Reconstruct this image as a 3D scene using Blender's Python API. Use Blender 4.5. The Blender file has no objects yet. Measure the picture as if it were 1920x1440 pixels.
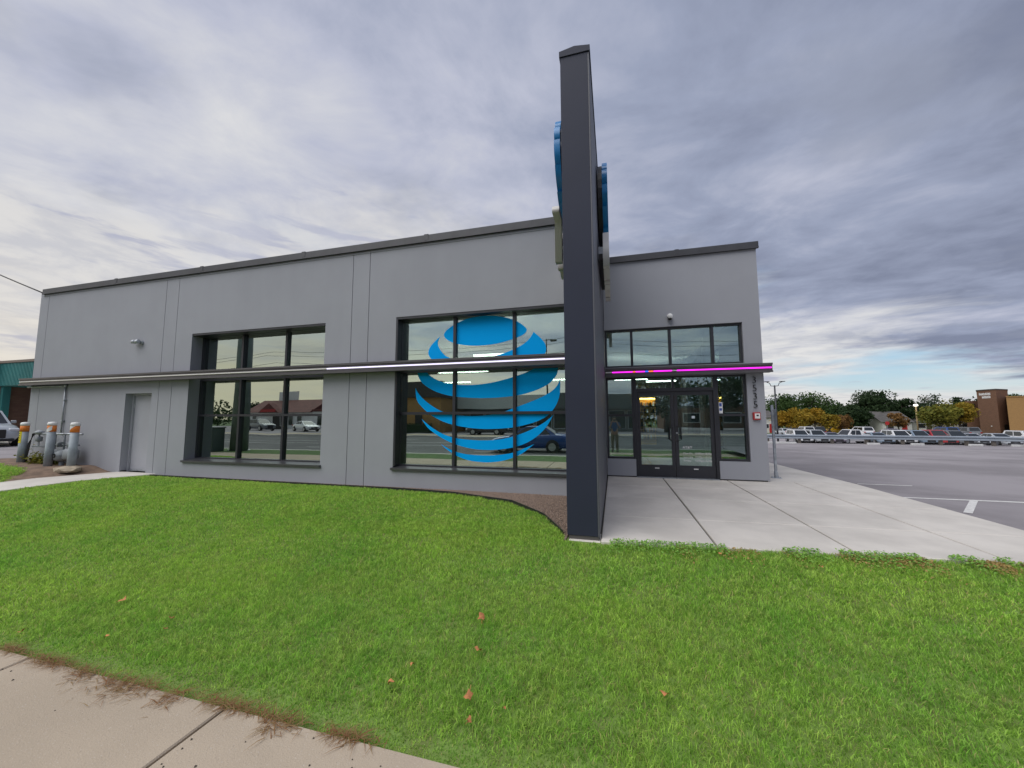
import bpy, bmesh, math, random
import numpy as np
from mathutils import Vector, Matrix, Euler
random.seed(7); rng = np.random.default_rng(7)
R = math.radians
sc = bpy.context.scene
COL = sc.collection

# ------------------------------------------------------------------ camera
F, PITCH, YAW, ROLL, CZ = 706.537, 0.0891, 0.2641, -0.0028, 1.45     # solved from the building's edges (1920 px wide photo)
_cy, _sy, _cp, _sp = math.cos(YAW), math.sin(YAW), math.cos(PITCH), math.sin(PITCH)
FW = np.array([-_sy*_cp, _cy*_cp, _sp]); RT0 = np.array([_cy, _sy, 0.]); UP0 = np.cross(RT0, FW)
RT = RT0*math.cos(ROLL)+UP0*math.sin(ROLL); UP = UP0*math.cos(ROLL)-RT0*math.sin(ROLL)
cam_data = bpy.data.cameras.new('camera'); cam = bpy.data.objects.new('camera', cam_data); COL.objects.link(cam)
cam_data.sensor_width = 36.0; cam_data.lens = F/1920*36.0; cam_data.clip_start = 0.05; cam_data.clip_end = 3000
cam.matrix_world = Matrix(((RT[0], UP[0], -FW[0], 0), (RT[1], UP[1], -FW[1], 0), (RT[2], UP[2], -FW[2], CZ), (0, 0, 0, 1)))
sc.camera = cam
def ray(u, v): return FW+RT*(u-960)/F+UP*(720-v)/F
def onZ(u, v, z=0.): d = ray(u, v); t = (z-CZ)/d[2]; return np.array([0, 0, CZ])+d*t
def onY(u, v, Y): d = ray(u, v); t = Y/d[1]; return np.array([0, 0, CZ])+d*t

# ------------------------------------------------------------------ render look
sc.view_settings.view_transform = 'Standard'; sc.view_settings.look = 'None'
sc.view_settings.exposure = 0.62; sc.view_settings.gamma = 1.0; sc.view_settings.use_curve_mapping = False
sc.cycles.max_bounces = 6; sc.cycles.transparent_max_bounces = 12; sc.cycles.glossy_bounces = 4
sc.cycles.use_denoising = True; sc.cycles.caustics_reflective = False; sc.cycles.caustics_refractive = False
sc.cycles.sample_clamp_indirect = 4.0

# ------------------------------------------------------------------ node helper
class NT:
    def __init__(s, tree): s.t = tree; s.n = tree.nodes; s.l = tree.links
    def node(s, typ, **kw):
        n = s.n.new(typ)
        for k, v in kw.items(): setattr(n, k, v)
        return n
    def put(s, sock, v):
        if isinstance(v, (int, float)): sock.default_value = v
        elif isinstance(v, (tuple, list)): sock.default_value = tuple(v)+((1.,) if len(v) == 3 and len(sock.default_value) == 4 else ())
        elif v is not None: s.l.new(v, sock)
    def m(s, op, a, b=None, c=None, clamp=False):
        n = s.node('ShaderNodeMath', operation=op, use_clamp=clamp)
        for i, v in enumerate((a, b, c)):
            if v is not None: s.put(n.inputs[i], v)
        return n.outputs[0]
    def ss(s, x, lo, hi):
        n = s.node('ShaderNodeMapRange', interpolation_type='SMOOTHSTEP')
        s.put(n.inputs[0], x); s.put(n.inputs[1], lo); s.put(n.inputs[2], hi); return n.outputs[0]
    def mr(s, x, a, b, c, d):
        n = s.node('ShaderNodeMapRange'); 
        for i, v in enumerate((x, a, b, c, d)): s.put(n.inputs[i], v)
        return n.outputs[0]
    def mix(s, f, a, b, mode='MIX'):
        n = s.node('ShaderNodeMix', data_type='RGBA', blend_type=mode)
        s.put(n.inputs[0], f); s.put(n.inputs[6], a); s.put(n.inputs[7], b); return n.outputs[2]
    def vec(s, x, y, z):
        n = s.node('ShaderNodeCombineXYZ'); s.put(n.inputs[0], x); s.put(n.inputs[1], y); s.put(n.inputs[2], z); return n.outputs[0]
    def sep(s, v):
        n = s.node('ShaderNodeSeparateXYZ'); s.put(n.inputs[0], v); return n.outputs
    def noise(s, vec, scale, detail=4, rough=.55, dist=0., out=0):
        n = s.node('ShaderNodeTexNoise'); s.put(n.inputs['Vector'], vec)
        n.inputs['Scale'].default_value = scale; n.inputs['Detail'].default_value = detail
        n.inputs['Roughness'].default_value = rough; n.inputs['Distortion'].default_value = dist
        return n.outputs[out]

# ------------------------------------------------------------------ world: broken evening overcast
SUN_AZ = Vector((-0.62, -0.78, 0)).normalized()          # direction towards the (hidden) sun: left, a little behind
SUN_EL = R(54)
world = bpy.data.worlds.new('World'); sc.world = world; world.use_nodes = True
w = NT(world.node_tree); w.n.clear()
wo = w.node('ShaderNodeOutputWorld'); bg = w.node('ShaderNodeBackground'); w.l.new(bg.outputs[0], wo.inputs[0])
bg.inputs[1].default_value = 0.066
sky = w.node('ShaderNodeTexSky', sky_type='NISHITA'); sky.sun_disc = False
sky.sun_elevation = SUN_EL; sky.sun_rotation = math.atan2(SUN_AZ.x, SUN_AZ.y); sky.air_density = 1.0; sky.dust_density = 0.6
tc = w.node('ShaderNodeTexCoord'); D = tc.outputs['Generated']
dx, dy, dz = w.sep(D)
zc = w.m('MAXIMUM', dz, 0.0)
inv = w.m('DIVIDE', 1.0, w.m('ADD', zc, 0.06))
px, py = w.m('MULTIPLY', dx, inv), w.m('MULTIPLY', dy, inv)
P = w.vec(px, py, 0.0)
rot = w.node('ShaderNodeMapping'); rot.inputs['Rotation'].default_value = (0, 0, R(-32)); rot.inputs['Scale'].default_value = (0.78, 1.12, 1)
w.l.new(P, rot.inputs['Vector']); Q = rot.outputs[0]
n_big = w.noise(Q, 0.62, 5, .56, .3)
n_mid = w.noise(P, 2.1, 6, .62, .35)
n_edge = w.noise(P, 1.1, 5, .6, .4)
n_soft = w.noise(P, 0.28, 2, .5)
sunward = w.m('ADD', w.m('MULTIPLY', dx, -0.9), w.m('MULTIPLY', dy, -0.12))
# thick deck overhead ends along a straight front; beyond it thinner bright cloud and blue gaps
edge = w.m('SUBTRACT', w.m('ADD', w.m('MULTIPLY', px, 0.735), 2.5), py)
edge = w.m('ADD', edge, w.m('MULTIPLY', w.m('SUBTRACT', n_edge, .5), 3.4))
deck = w.ss(edge, -0.55, 0.75)
tone = w.m('ADD', w.m('MULTIPLY', w.m('SUBTRACT', n_big, .5), 1.9), w.m('MULTIPLY', w.m('SUBTRACT', n_mid, .5), 1.0))
tone = w.m('ADD', tone, w.m('MULTIPLY', w.m('SUBTRACT', n_soft, .5), 0.5))
tone = w.m('ADD', tone, w.m('MULTIPLY', sunward, 0.48))
tone = w.m('ADD', tone, 0.52, clamp=True)
cr = w.node('ShaderNodeValToRGB'); w.l.new(tone, cr.inputs[0]); e = cr.color_ramp.elements
e[0].position = 0.0; e[0].color = (2.2, 2.5, 3.5, 1); e[1].position = 1.0; e[1].color = (6.9, 6.95, 7.2, 1)
for pos, c in ((.32, (3.25, 3.65, 4.9)), (.62, (4.9, 5.15, 6.3))):
    k = cr.color_ramp.elements.new(pos); k.color = c+(1,)
off_ = w.node('ShaderNodeMapping'); off_.inputs['Location'].default_value = (3.7, 8.2, 1.4); off_.inputs['Rotation'].default_value = (0, 0, R(25)); off_.inputs['Scale'].default_value = (1.0, 1.35, 1)
w.l.new(P, off_.inputs['Vector'])
n_puff = w.noise(off_.outputs[0], 1.25, 5, .55, .25)
puff = w.m('MULTIPLY', w.ss(n_puff, .52, .70), .5)
deck_col = w.mix(puff, cr.outputs[0], (3.1, 3.4, 4.3))
# thin layer: blue sky, cream cloud, grey streaks stretched along the horizon
S = w.vec(w.m('MULTIPLY', dx, 2.2), w.m('MULTIPLY', dy, 2.2), w.m('MULTIPLY', dz, 15.0))
n_cr = w.noise(S, 1.15, 4, .55, .3); n_st = w.noise(S, 2.0, 5, .58, .3)
blue = w.mix(0.45, sky.outputs[0], (4.3, 6.6, 8.6), 'MIX')
cream = w.mix(w.ss(dx, 0.75, -0.5), (7.6, 7.6, 7.6), (7.1, 7.0, 6.95))
cov = w.m('ADD', w.ss(n_cr, .34, .53), w.m('MULTIPLY', w.ss(dx, .35, -.4), .9), clamp=True)
cream = w.mix(w.m('MULTIPLY', w.ss(n_mid, .58, .36), .5), cream, (4.5, 4.7, 5.5)); thin = w.mix(cov, blue, cream)
thin = w.mix(w.m('MULTIPLY', w.ss(n_st, .55, .66), .8), thin, (4.2, 4.4, 5.6))
thin = w.mix(w.m('MULTIPLY', w.ss(zc, .09, .0), .55), thin, (7.6, 7.4, 7.2))
col = w.mix(deck, thin, deck_col)
# warm light under the cloud towards the sun, fading with height
hl = w.m('POWER', w.m('ADD', w.m('MULTIPLY', w.m('MULTIPLY', dx, dx), 1.0), w.m('ADD', w.m('MULTIPLY', dy, dy), 1e-4)), .5)
toward = w.m('DIVIDE', w.m('ADD', w.m('MULTIPLY', dx, -.86), w.m('MULTIPLY', dy, -.50)), hl)
warm = w.m('MULTIPLY', w.ss(toward, 0.30, 0.98), w.ss(w.m('ADD', zc, w.m('MULTIPLY', w.m('SUBTRACT', n_st, .5), .25)), .27, .02))
col = w.mix(w.m('MULTIPLY', warm, .92), col, (9.2, 8.0, 5.9))
low = w.ss(dz, -0.01, -0.06)
col = w.mix(low, col, (1.6, 1.6, 1.5))
w.l.new(col, bg.inputs[0])

sun_d = bpy.data.lights.new('sun', 'SUN'); sun_d.energy = 1.5; sun_d.angle = R(56); sun_d.color = (1., .975, .95)
sun = bpy.data.objects.new('sun', sun_d); COL.objects.link(sun)
sdir = Vector((SUN_AZ.x*math.cos(SUN_EL), SUN_AZ.y*math.cos(SUN_EL), math.sin(SUN_EL)))
sun.rotation_euler = sdir.to_track_quat('Z', 'Y').to_euler()

# ------------------------------------------------------------------ materials
MATS = {}
def mat(name, col, rough=.7, var=.0, vs=3., bump=0., bs=60., metal=0., spec=.5, col2=None, streak=None, coat=0., detail=5):
    """principled material with mottling between two tones, fine relief and optional stretched streaks"""
    if name in MATS: return MATS[name]
    m = bpy.data.materials.new(name); m.use_nodes = True; MATS[name] = m
    t = NT(m.node_tree); b = t.n['Principled BSDF']
    b.inputs['Roughness'].default_value = rough; b.inputs['Metallic'].default_value = metal
    b.inputs['Specular IOR Level'].default_value = spec; b.inputs['Coat Weight'].default_value = coat
    g = t.node('ShaderNodeNewGeometry').outputs['Position']
    if var or col2:
        c2 = col2 or tuple(c*(1-var) for c in col); c1 = col if col2 else tuple(min(1, c*(1+var)) for c in col)
        f = t.ss(t.noise(g, vs, detail, .6), .35, .65)
        if streak:
            mp = t.node('ShaderNodeMapping'); mp.inputs['Scale'].default_value = streak; t.l.new(g, mp.inputs['Vector'])
            f = t.m('MULTIPLY_ADD', t.noise(mp.outputs[0], 1.0, 5, .6), .6, t.m('MULTIPLY', f, .4))
        t.l.new(t.mix(f, c1, c2), b.inputs['Base Color'])
    else: b.inputs['Base Color'].default_value = tuple(col)+(1,)
    if bump:
        bn = t.node('ShaderNodeBump'); bn.inputs['Strength'].default_value = bump; bn.inputs['Distance'].default_value = .01
        t.l.new(t.noise(g, bs, 4, .6), bn.inputs['Height']); t.l.new(bn.outputs[0], b.inputs['Normal'])
    return m
def emit(name, col, strength):
    if name in MATS: return MATS[name]
    m = bpy.data.materials.new(name); m.use_nodes = True; MATS[name] = m
    b = m.node_tree.nodes['Principled BSDF']; b.inputs['Base Color'].default_value = tuple(col)+(1,)
    b.inputs['Emission Color'].default_value = tuple(col)+(1,); b.inputs['Emission Strength'].default_value = strength
    return m
def glass(name, refl, tint, gl=(.86, .98, .92), wob=.0):
    m = bpy.data.materials.new(name); m.use_nodes = True; MATS[name] = m
    t = NT(m.node_tree); t.n.clear(); o = t.node('ShaderNodeOutputMaterial')
    tr = t.node('ShaderNodeBsdfTransparent'); tr.inputs[0].default_value = tuple(tint)+(1,)
    g = t.node('ShaderNodeBsdfGlossy'); g.inputs['Roughness'].default_value = 0.0; g.inputs['Color'].default_value = tuple(gl)+(1,)
    fr = t.node('ShaderNodeFresnel'); fr.inputs[0].default_value = 1.5
    f = t.m('MULTIPLY_ADD', fr.outputs[0], 1-refl, refl, clamp=True)
    mx = t.node('ShaderNodeMixShader'); t.l.new(f, mx.inputs[0]); t.l.new(tr.outputs[0], mx.inputs[1]); t.l.new(g.outputs[0], mx.inputs[2])
    t.l.new(mx.outputs[0], o.inputs[0])
    if wob:
        bn = t.node('ShaderNodeBump'); bn.inputs['Strength'].default_value = wob; bn.inputs['Distance'].default_value = .02
        t.l.new(t.noise(t.node('ShaderNodeNewGeometry').outputs['Position'], 1.1, 1, .5), bn.inputs['Height']); t.l.new(bn.outputs[0], g.inputs['Normal'])
    return m

# ------------------------------------------------------------------ mesh helper
class MB:
    def __init__(s): s.v = []; s.f = []
    def add(s, vs, fs):
        o = len(s.v); s.v += [tuple(map(float, p)) for p in vs]; s.f += [tuple(i+o for i in f) for f in fs]; return s
    def box(s, x0, x1, y0, y1, z0, z1):
        return s.add([(x, y, z) for z in (z0, z1) for y in (y0, y1) for x in (x0, x1)],
                     [(0, 2, 3, 1), (4, 5, 7, 6), (0, 1, 5, 4), (2, 6, 7, 3), (0, 4, 6, 2), (1, 3, 7, 5)])
    def bbox(s, x0, x1, y0, y1, z0, z1, b=.01):
        """box with chamfered edges"""
        bm = bmesh.new(); bmesh.ops.create_cube(bm, size=1)
        for v in bm.verts:
            v.co = ((x0+x1)/2+v.co.x*(x1-x0), (y0+y1)/2+v.co.y*(y1-y0), (z0+z1)/2+v.co.z*(z1-z0))
        bmesh.ops.bevel(bm, geom=bm.edges[:], offset=b, segments=1, affect='EDGES', profile=.5)
        bm.verts.index_update(); s.add([v.co for v in bm.verts], [[v.index for v in f.verts] for f in bm.faces]); bm.free(); return s
    def tube(s, path, r, n=8, cap=True):
        path = [Vector(p) for p in path]; rs = r if isinstance(r, (list, tuple)) else [r]*len(path)
        rings = []; 
        for i, p in enumerate(path):
            d = (path[min(i+1, len(path)-1)]-path[max(i-1, 0)]).normalized()
            a = d.cross(Vector((0, 0, 1)) if abs(d.z) < .9 else Vector((1, 0, 0))).normalized(); b = d.cross(a)
            rings.append([p+(a*math.cos(2*math.pi*k/n)+b*math.sin(2*math.pi*k/n))*rs[i] for k in range(n)])
        vs = [q for g in rings for q in g]; fs = []
        for i in range(len(path)-1):
            for k in range(n): fs.append((i*n+k, i*n+(k+1) % n, (i+1)*n+(k+1) % n, (i+1)*n+k))
        if cap: fs += [tuple(range(n-1, -1, -1)), tuple(range((len(path)-1)*n, len(path)*n))]
        return s.add(vs, fs)
    def lathe(s, prof, c=(0, 0, 0), n=16, axis='z'):
        vs = []; fs = []
        for (r, h) in prof:
            for k in range(n):
                a = 2*math.pi*k/n; p = (r*math.cos(a), r*math.sin(a), h)
                if axis == 'y': p = (p[0], p[2], p[1])
                if axis == 'x': p = (p[2], p[0], p[1])
                vs.append((p[0]+c[0], p[1]+c[1], p[2]+c[2]))
        for i in range(len(prof)-1):
            for k in range(n): fs.append((i*n+k, i*n+(k+1) % n, (i+1)*n+(k+1) % n, (i+1)*n+k))
        fs += [tuple(range(n-1, -1, -1)), tuple(range((len(prof)-1)*n, len(prof)*n))]
        return s.add(vs, fs)
    def prism(s, poly, z0, z1, f=lambda a, b, c: (a, b, c)):
        n = len(poly)
        return s.add([f(x, y, z0) for x, y in poly]+[f(x, y, z1) for x, y in poly],
                     [tuple(range(n-1, -1, -1)), tuple(range(n, 2*n))]+[(i, (i+1) % n, n+(i+1) % n, n+i) for i in range(n)])
    def wall(s, a0, a1, z0, z1, holes, t0, t1, f=lambda a, t, z: (a, t, z)):
        """slab a0..a1 x z0..z1 of thickness t0..t1 with rectangular openings"""
        A = sorted({a0, a1}|{h[i] for h in holes for i in (0, 1) if a0 < h[i] < a1}); Z = sorted({z0, z1}|{h[i] for h in holes for i in (2, 3) if z0 < h[i] < z1})
        solid = lambda i, j: 0 <= i < len(A)-1 and 0 <= j < len(Z)-1 and not any(h[0]-1e-6 <= A[i] and A[i+1] <= h[1]+1e-6 and h[2]-1e-6 <= Z[j] and Z[j+1] <= h[3]+1e-6 for h in holes)
        idx = {}
        vs = []; fs = []
        def V(i, j, k):
            if (i, j, k) not in idx: idx[(i, j, k)] = len(vs); vs.append(f(A[i], (t0, t1)[k], Z[j]))
            return idx[(i, j, k)]
        for i in range(len(A)-1):
            for j in range(len(Z)-1):
                if not solid(i, j): continue
                fs.append((V(i, j, 0), V(i+1, j, 0), V(i+1, j+1, 0), V(i, j+1, 0)))
                fs.append((V(i, j, 1), V(i, j+1, 1), V(i+1, j+1, 1), V(i+1, j, 1)))
                if not solid(i-1, j): fs.append((V(i, j, 0), V(i, j+1, 0), V(i, j+1, 1), V(i, j, 1)))
                if not solid(i+1, j): fs.append((V(i+1, j, 0), V(i+1, j, 1), V(i+1, j+1, 1), V(i+1, j+1, 0)))
                if not solid(i, j-1): fs.append((V(i, j, 0), V(i, j, 1), V(i+1, j, 1), V(i+1, j, 0)))
                if not solid(i, j+1): fs.append((V(i, j+1, 0), V(i+1, j+1, 0), V(i+1, j+1, 1), V(i, j+1, 1)))
        return s.add(vs, fs)

def mesh_obj(name, mb, m, parent=None, smooth=False, off=(0, 0, 0), fixn=True):
    me = bpy.data.meshes.new(name)
    if isinstance(mb, MB):
        me.from_pydata([(v[0]-off[0], v[1]-off[1], v[2]-off[2]) for v in mb.v], [], mb.f)
    else: me = mb
    if fixn and isinstance(mb, MB):
        bm = bmesh.new(); bm.from_mesh(me); bmesh.ops.recalc_face_normals(bm, faces=bm.faces); bm.to_mesh(me); bm.free()
    if smooth:
        me.polygons.foreach_set('use_smooth', [True]*len(me.polygons))
    if m and not me.materials: me.materials.append(m)
    o = bpy.data.objects.new(name, me); COL.objects.link(o)
    if parent: o.parent = parent
    return o
def tag(o, label=None, cat=None, group=None, kind=None):
    if label: o['label'] = label
    if cat: o['category'] = cat
    if group: o['group'] = group
    if kind: o['kind'] = kind
    return o
def thing(name, label, cat, loc=(0, 0, 0), rz=0, group=None):
    o = bpy.data.objects.new(name, None); COL.objects.link(o); o.location = loc; o.rotation_euler = (0, 0, rz); o.empty_display_size = .2
    return tag(o, label, cat, group)
def part(root, name, mb, m, smooth=False, world=False, parent=None):
    return mesh_obj(name, mb, m, parent or root, smooth, off=tuple(root.location) if world else (0, 0, 0))
def struct(name, mb, m, smooth=False): return tag(mesh_obj(name, mb, m, None, smooth), kind='structure')
def copy_tree(o, parent=None):
    c = o.copy(); COL.objects.link(c)
    if parent: c.parent = parent
    for ch in list(o.children): copy_tree(ch, c)
    return c
def text_mesh(txt, size, depth=.0, align='CENTER', thin=0.):
    cu = bpy.data.curves.new('lettering', 'FONT'); cu.body = txt; cu.size = size; cu.extrude = depth; cu.align_x = align; cu.offset = thin; cu.resolution_u = 3
    o = bpy.data.objects.new('lettering', cu); COL.objects.link(o); bpy.context.view_layer.update()
    me = bpy.data.meshes.new_from_object(o.evaluated_get(bpy.context.evaluated_depsgraph_get()))
    bpy.data.objects.remove(o); bpy.data.curves.remove(cu); return me
def S(t): t = np.clip(t, 0, 1); return t*t*(3-2*t)

# ------------------------------------------------------------------ palette
M_EIFS = mat('eifs_grey', (.345, .355, .385), .9, .07, .55, .35, 240, spec=.2, streak=(2.2, 2.2, .35))
M_DARK = mat('dark_bronze_metal', (.028, .029, .036), .42, .12, 2.)
M_FIN = mat('fin_panel_charcoal', (.031, .036, .058), .55, .10, .8, .05, 30, spec=.22, streak=(1.5, 1.5, .2))
M_COPING = mat('coping_metal', (.05, .051, .057), .45, .15, 2.)
M_BAND = mat('band_metal', (.085, .080, .084), .4, .10, 2.)
M_WHITE = mat('white_paint', (.78, .78, .76), .5, .05, 4.)
M_STEEL = mat('galvanised_steel', (.42, .45, .48), .45, .18, 9., metal=.6)
M_BLUE = mat('logo_blue_vinyl', (.002, .40, .95), .6, spec=.04)
M_BLUE3 = mat('logo_blue_acrylic', (.008, .20, .50), .3)
M_BLACK = mat('black_plastic', (.014, .014, .015), .5)
M_CONC = mat('plaza_concrete', (.61, .575, .52), .9, .09, 1.1, .25, 90, spec=.25, detail=8)
M_ASPH = mat('asphalt', (.285, .265, .272), .92, .17, .3, .5, 160, spec=.2, detail=9)
M_ROAD = mat('road_asphalt', (.14, .137, .137), .92, .12, .35, .5, 120, spec=.2, detail=9)
M_SEAL = mat('joint_sealant', (.09, .085, .08), .9)
M_INT = mat('interior_white', (.62, .63, .62), .8)
M_INTFL = mat('interior_floor', (.22, .21, .20), .35, .1, 1.)
M_RED = mat('red_paint', (.42, .03, .03), .45)
M_LETTER = mat('white_lettering', (.85, .85, .85), .5)
M_GRASSLAND = mat('far_grass', (.075, .125, .035), .95, .25, .15)
G_WIN = glass('reflective_glazing', .50, (.58, .68, .62), (.84, .97, .90), wob=.05)
G_ENT = glass('entry_glazing', .22, (.72, .84, .80), (.80, .95, .95), wob=.04)
G_CAR = mat('car_glass', (.012, .016, .018), .03, spec=.8)
G_HOUSE = mat('window_dark_glass', (.02, .026, .03), .06, spec=.8)
def sidewalk_material():
    m = mat('sidewalk_concrete', (.44, .365, .275), .92, .06, .9, .35, 120, spec=.2, detail=8)
    t = NT(m.node_tree); b = t.n['Principled BSDF']; src = b.inputs['Base Color'].links[0].from_socket
    g = t.node('ShaderNodeNewGeometry').outputs['Position']
    sp = t.ss(t.noise(g, 85, 2, .5), .66, .72); c = t.mix(t.m('MULTIPLY', sp, .35), src, (.2, .17, .15))
    sp2 = t.ss(t.noise(g, 130, 2, .5), .64, .72); c = t.mix(t.m('MULTIPLY', sp2, .4), c, (.62, .58, .53))
    st = t.ss(t.noise(g, 1.6, 5, .6), .55, .75); c = t.mix(t.m('MULTIPLY', st, .18), c, (.34, .29, .24))
    t.l.new(c, b.inputs['Base Color']); return m
M_WALK = sidewalk_material()

# ------------------------------------------------------------------ terrain
def zg(x, y):
    """height of the planted ground in front of the store"""
    x = np.asarray(x, float); y = np.asarray(y, float)
    ye = 4.75+1.3*S((-0.5-x)/2.5)
    z = -0.29*(1-S((y-1.9)/(ye-1.9)))
    z = z+.17*S((path_l(y)-.06-x)/.9)*S((y-3)/3)+.10*S((-14-x)/4)
    z = z+.05*S((-2-x)/3)*S((y-3.5)/2.5)*(1-S((y-6.3)/.9))*(1-S((-11-x)/1.5))
    return z
mb = MB()
rows = [(-900, -.7), (-60, -.7), (33.0, -.75), (42, -2.2), (120, -2.25), (1400, -2.3)]
xs = [-1200, -200, -60, 0, 60, 200, 1200]
for j in range(len(rows)-1):
    for i in range(len(xs)-1):
        mb.add([(xs[i], rows[j][0], rows[j][1]), (xs[i+1], rows[j][0], rows[j][1]), (xs[i+1], rows[j+1][0], rows[j+1][1]), (xs[i], rows[j+1][0], rows[j+1][1])], [(0, 1, 2, 3)])
struct('ground', mb, M_GRASSLAND)

# lawn soil sheet
def plaza_front(x): return 4.68+0.095*(x+.2)
def lawn_back(x):
    return np.interp(x, [-11.6, -7.76, -4.35, -3.04, -1.76, -1.06, -.62, -.61, -.2, 6], [7.02, 6.96, 6.93, 6.85, 6.45, 5.70, 4.80, 4.62, 4.66, 5.25])
def path_r(y): return np.interp(y, [1.9, 4.94, 6.2, 7.25], [-13.4, -12.45, -12.0, -11.55])
def path_l(y): return np.interp(y, [1.9, 5.5, 6.4, 7.25], [-14.9, -13.85, -13.4, -13.05])
def left_back(x): return np.interp(x, [-24, -17, -15, -14.4, -14.0, -13.8, -13.6], [6.7, 6.55, 6.35, 6.1, 5.75, 5.4, 4.6])
mb = MB(); gx = np.linspace(-24, 5.0, 118); gy = np.linspace(1.87, 7.24, 30)
for yy in gy:
    for xx in gx: mb.v.append((xx, yy, float(zg(xx, yy))-.03-(.05 if (xx > -.7 and yy > 4.9) else 0)))
for j in range(len(gy)-1):
    for i in range(len(gx)-1): a = j*len(gx)+i; mb.f.append((a, a+1, a+1+len(gx), a+len(gx)))
M_SOIL = mat('lawn_thatch', (.17, .27, .055), .95, .3, 6., .6, 40, col2=(.15, .19, .05))
struct('lawn', mb, M_SOIL, True)

# driveway beside the store on the left, up to the neighbour
mb = MB().box(-60, -17.6, 6.9, 40, -.5, .12); struct('driveway', mb, M_ASPH)
# parking lot on the right, falling gently away from the store to the guardrail
mb = MB()
LOT = lambda y: -.05-.42*max(0, (y-8)/24.5)
for y0, y1 in ((-1.5, 8), (8, 20), (20, 32.6)):
    mb.add([(5.02, y0, LOT(y0)), (75, y0, LOT(y0)), (75, y1, LOT(y1)), (5.02, y1, LOT(y1))], [(0, 1, 2, 3)])
mb.add([(5.02, 32.6, LOT(32.6)), (75, 32.6, LOT(32.6)), (75, 32.6, -1.3), (5.02, 32.6, -1.3)], [(0, 1, 2, 3)])
struct('parking_lot', mb, M_ASPH)
mb = MB().add([(-10, 46, -2.1), (130, 46, -2.1), (130, 92, -2.1), (-10, 92, -2.1)], [(0, 1, 2, 3)]); struct('lower_parking_lot', mb, M_ASPH)
# painted lines
M_LINE = mat('worn_white_line', (.66, .65, .62), .85, .12, 14.)
def line(name, pts, z=.004):
    o = struct(name, MB().add([(x, y, LOT(y)+z) for x, y in pts], [tuple(range(len(pts)))]), M_LINE); return o
def lot_px(*uv): return [tuple(onZ(u, v, -.05-.005)[:2]) for u, v in uv]
line('painted_line', lot_px((1690, 931.0), (1935, 940.8), (1935, 943.0), (1693, 932.6)))
line('painted_line', lot_px((1818, 937.8), (1834, 938.4), (1824, 964), (1806, 962)), .006)
line('painted_line', lot_px((1606, 903.6), (1710, 907.2), (1710, 908.2), (1608, 904.4)))
# plaza and side walk slabs
def slab_grid(root, cells, m, zf, thick=.12, gap=(.012, .012)):
    for poly in cells:
        c = np.mean(poly, axis=0); q = []
        for p in poly:
            d = c-np.array(p); q.append(np.array(p)+np.sign(d)*np.array(gap)/2)
        n = len(q); b = .008
        top = [(p[0]+np.sign(c[0]-p[0])*b, p[1]+np.sign(c[1]-p[1])*b, zf(p[0], p[1])) for p in q]; mid = [(p[0], p[1], zf(p[0], p[1])-b) for p in q]; bot = [(p[0], p[1], zf(p[0], p[1])-thick) for p in q]
        mb = MB().add(top+mid+bot, [tuple(range(n))]+[(i, (i+1) % n, n+(i+1) % n, n+i) for i in range(n)]+[(n+i, n+(i+1) % n, 2*n+(i+1) % n, 2*n+i) for i in range(n)])
        mesh_obj('concrete_slab', mb, m, root)
plaza = struct('plaza', MB().add([(-.55, 4.9, -.03), (4.98, 5.2, -.03), (4.98, 9.8, -.03), (-.55, 9.8, -.03)], [(0, 1, 2, 3)]).add([(3.3, 9.8, -.05), (4.98, 9.8, -.05), (4.98, 32, -.44), (3.3, 32, -.44)], [(0, 1, 2, 3)]), M_SEAL)
Xs = [-.20, 1.085, 2.47, 3.81, 5.02]; Ys = [None, 5.98, 7.42, 8.60, 9.86]
cells = []
for i in range(4):
    for j in range(4):
        a, b = Xs[i], Xs[i+1]
        y0a, y0b = (plaza_front(a), plaza_front(b)) if j == 0 else (Ys[j]+.05*(a-1), Ys[j]+.05*(b-1))
        y1a, y1b = (Ys[j+1]+.05*(a-1), Ys[j+1]+.05*(b-1)) if j < 3 else (9.86, 9.86)
        cells.append(np.array([(a, y0a), (b, y0b), (b, y1b), (a, y1a)]))
slab_grid(plaza, cells, M_CONC, lambda x, y: 0., gap=(.024, .013))
cells = [np.array([(3.30, y, ), (5.02, y), (5.02, y+1.8), (3.30, y+1.8)]) for y in np.arange(9.87, 31, 1.81)]
slab_grid(plaza, cells, M_CONC, lambda x, y: -.0175*max(0, y-9.9))
# public sidewalk in the foreground
walk = struct('sidewalk', MB().add([(-40, .06, -.36), (30, .06, -.36), (30, 1.88, -.36), (-40, 1.88, -.36)], [(0, 1, 2, 3)]), M_SEAL)
cells = [np.array([(x, .06), (x+1.85, .06), (x+1.85, 1.90), (x, 1.90)]) for x in np.arange(-2.30-1.85*14, 12, 1.85)]
slab_grid(walk, cells, M_WALK, lambda x, y: -.28, gap=(.018, .0))
# path to the service door
path = struct('service_path', MB().add([(float(path_l(y))+.05 if s < 0 else float(path_r(y))-.05, y, float(zg(-13, y))*(1 if y < 6.2 else 1)-.06) for y in (1.9, 3.2, 4.6, 6.0, 7.2) for s in (-1, 1)], [(2*i, 2*i+1, 2*i+3, 2*i+2) for i in range(4)]), M_SEAL)
ys = [1.9, 3.25, 4.6, 5.95, 7.3]
cells = [np.array([(path_l(a), a), (path_r(a), a), (path_r(b), b), (path_l(b), b)]) for a, b in zip(ys[:-1], ys[1:])]
slab_grid(path, cells, M_CONC, lambda x, y: float(zg(-12.6, y))+.02, gap=(.012, .015))

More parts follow.
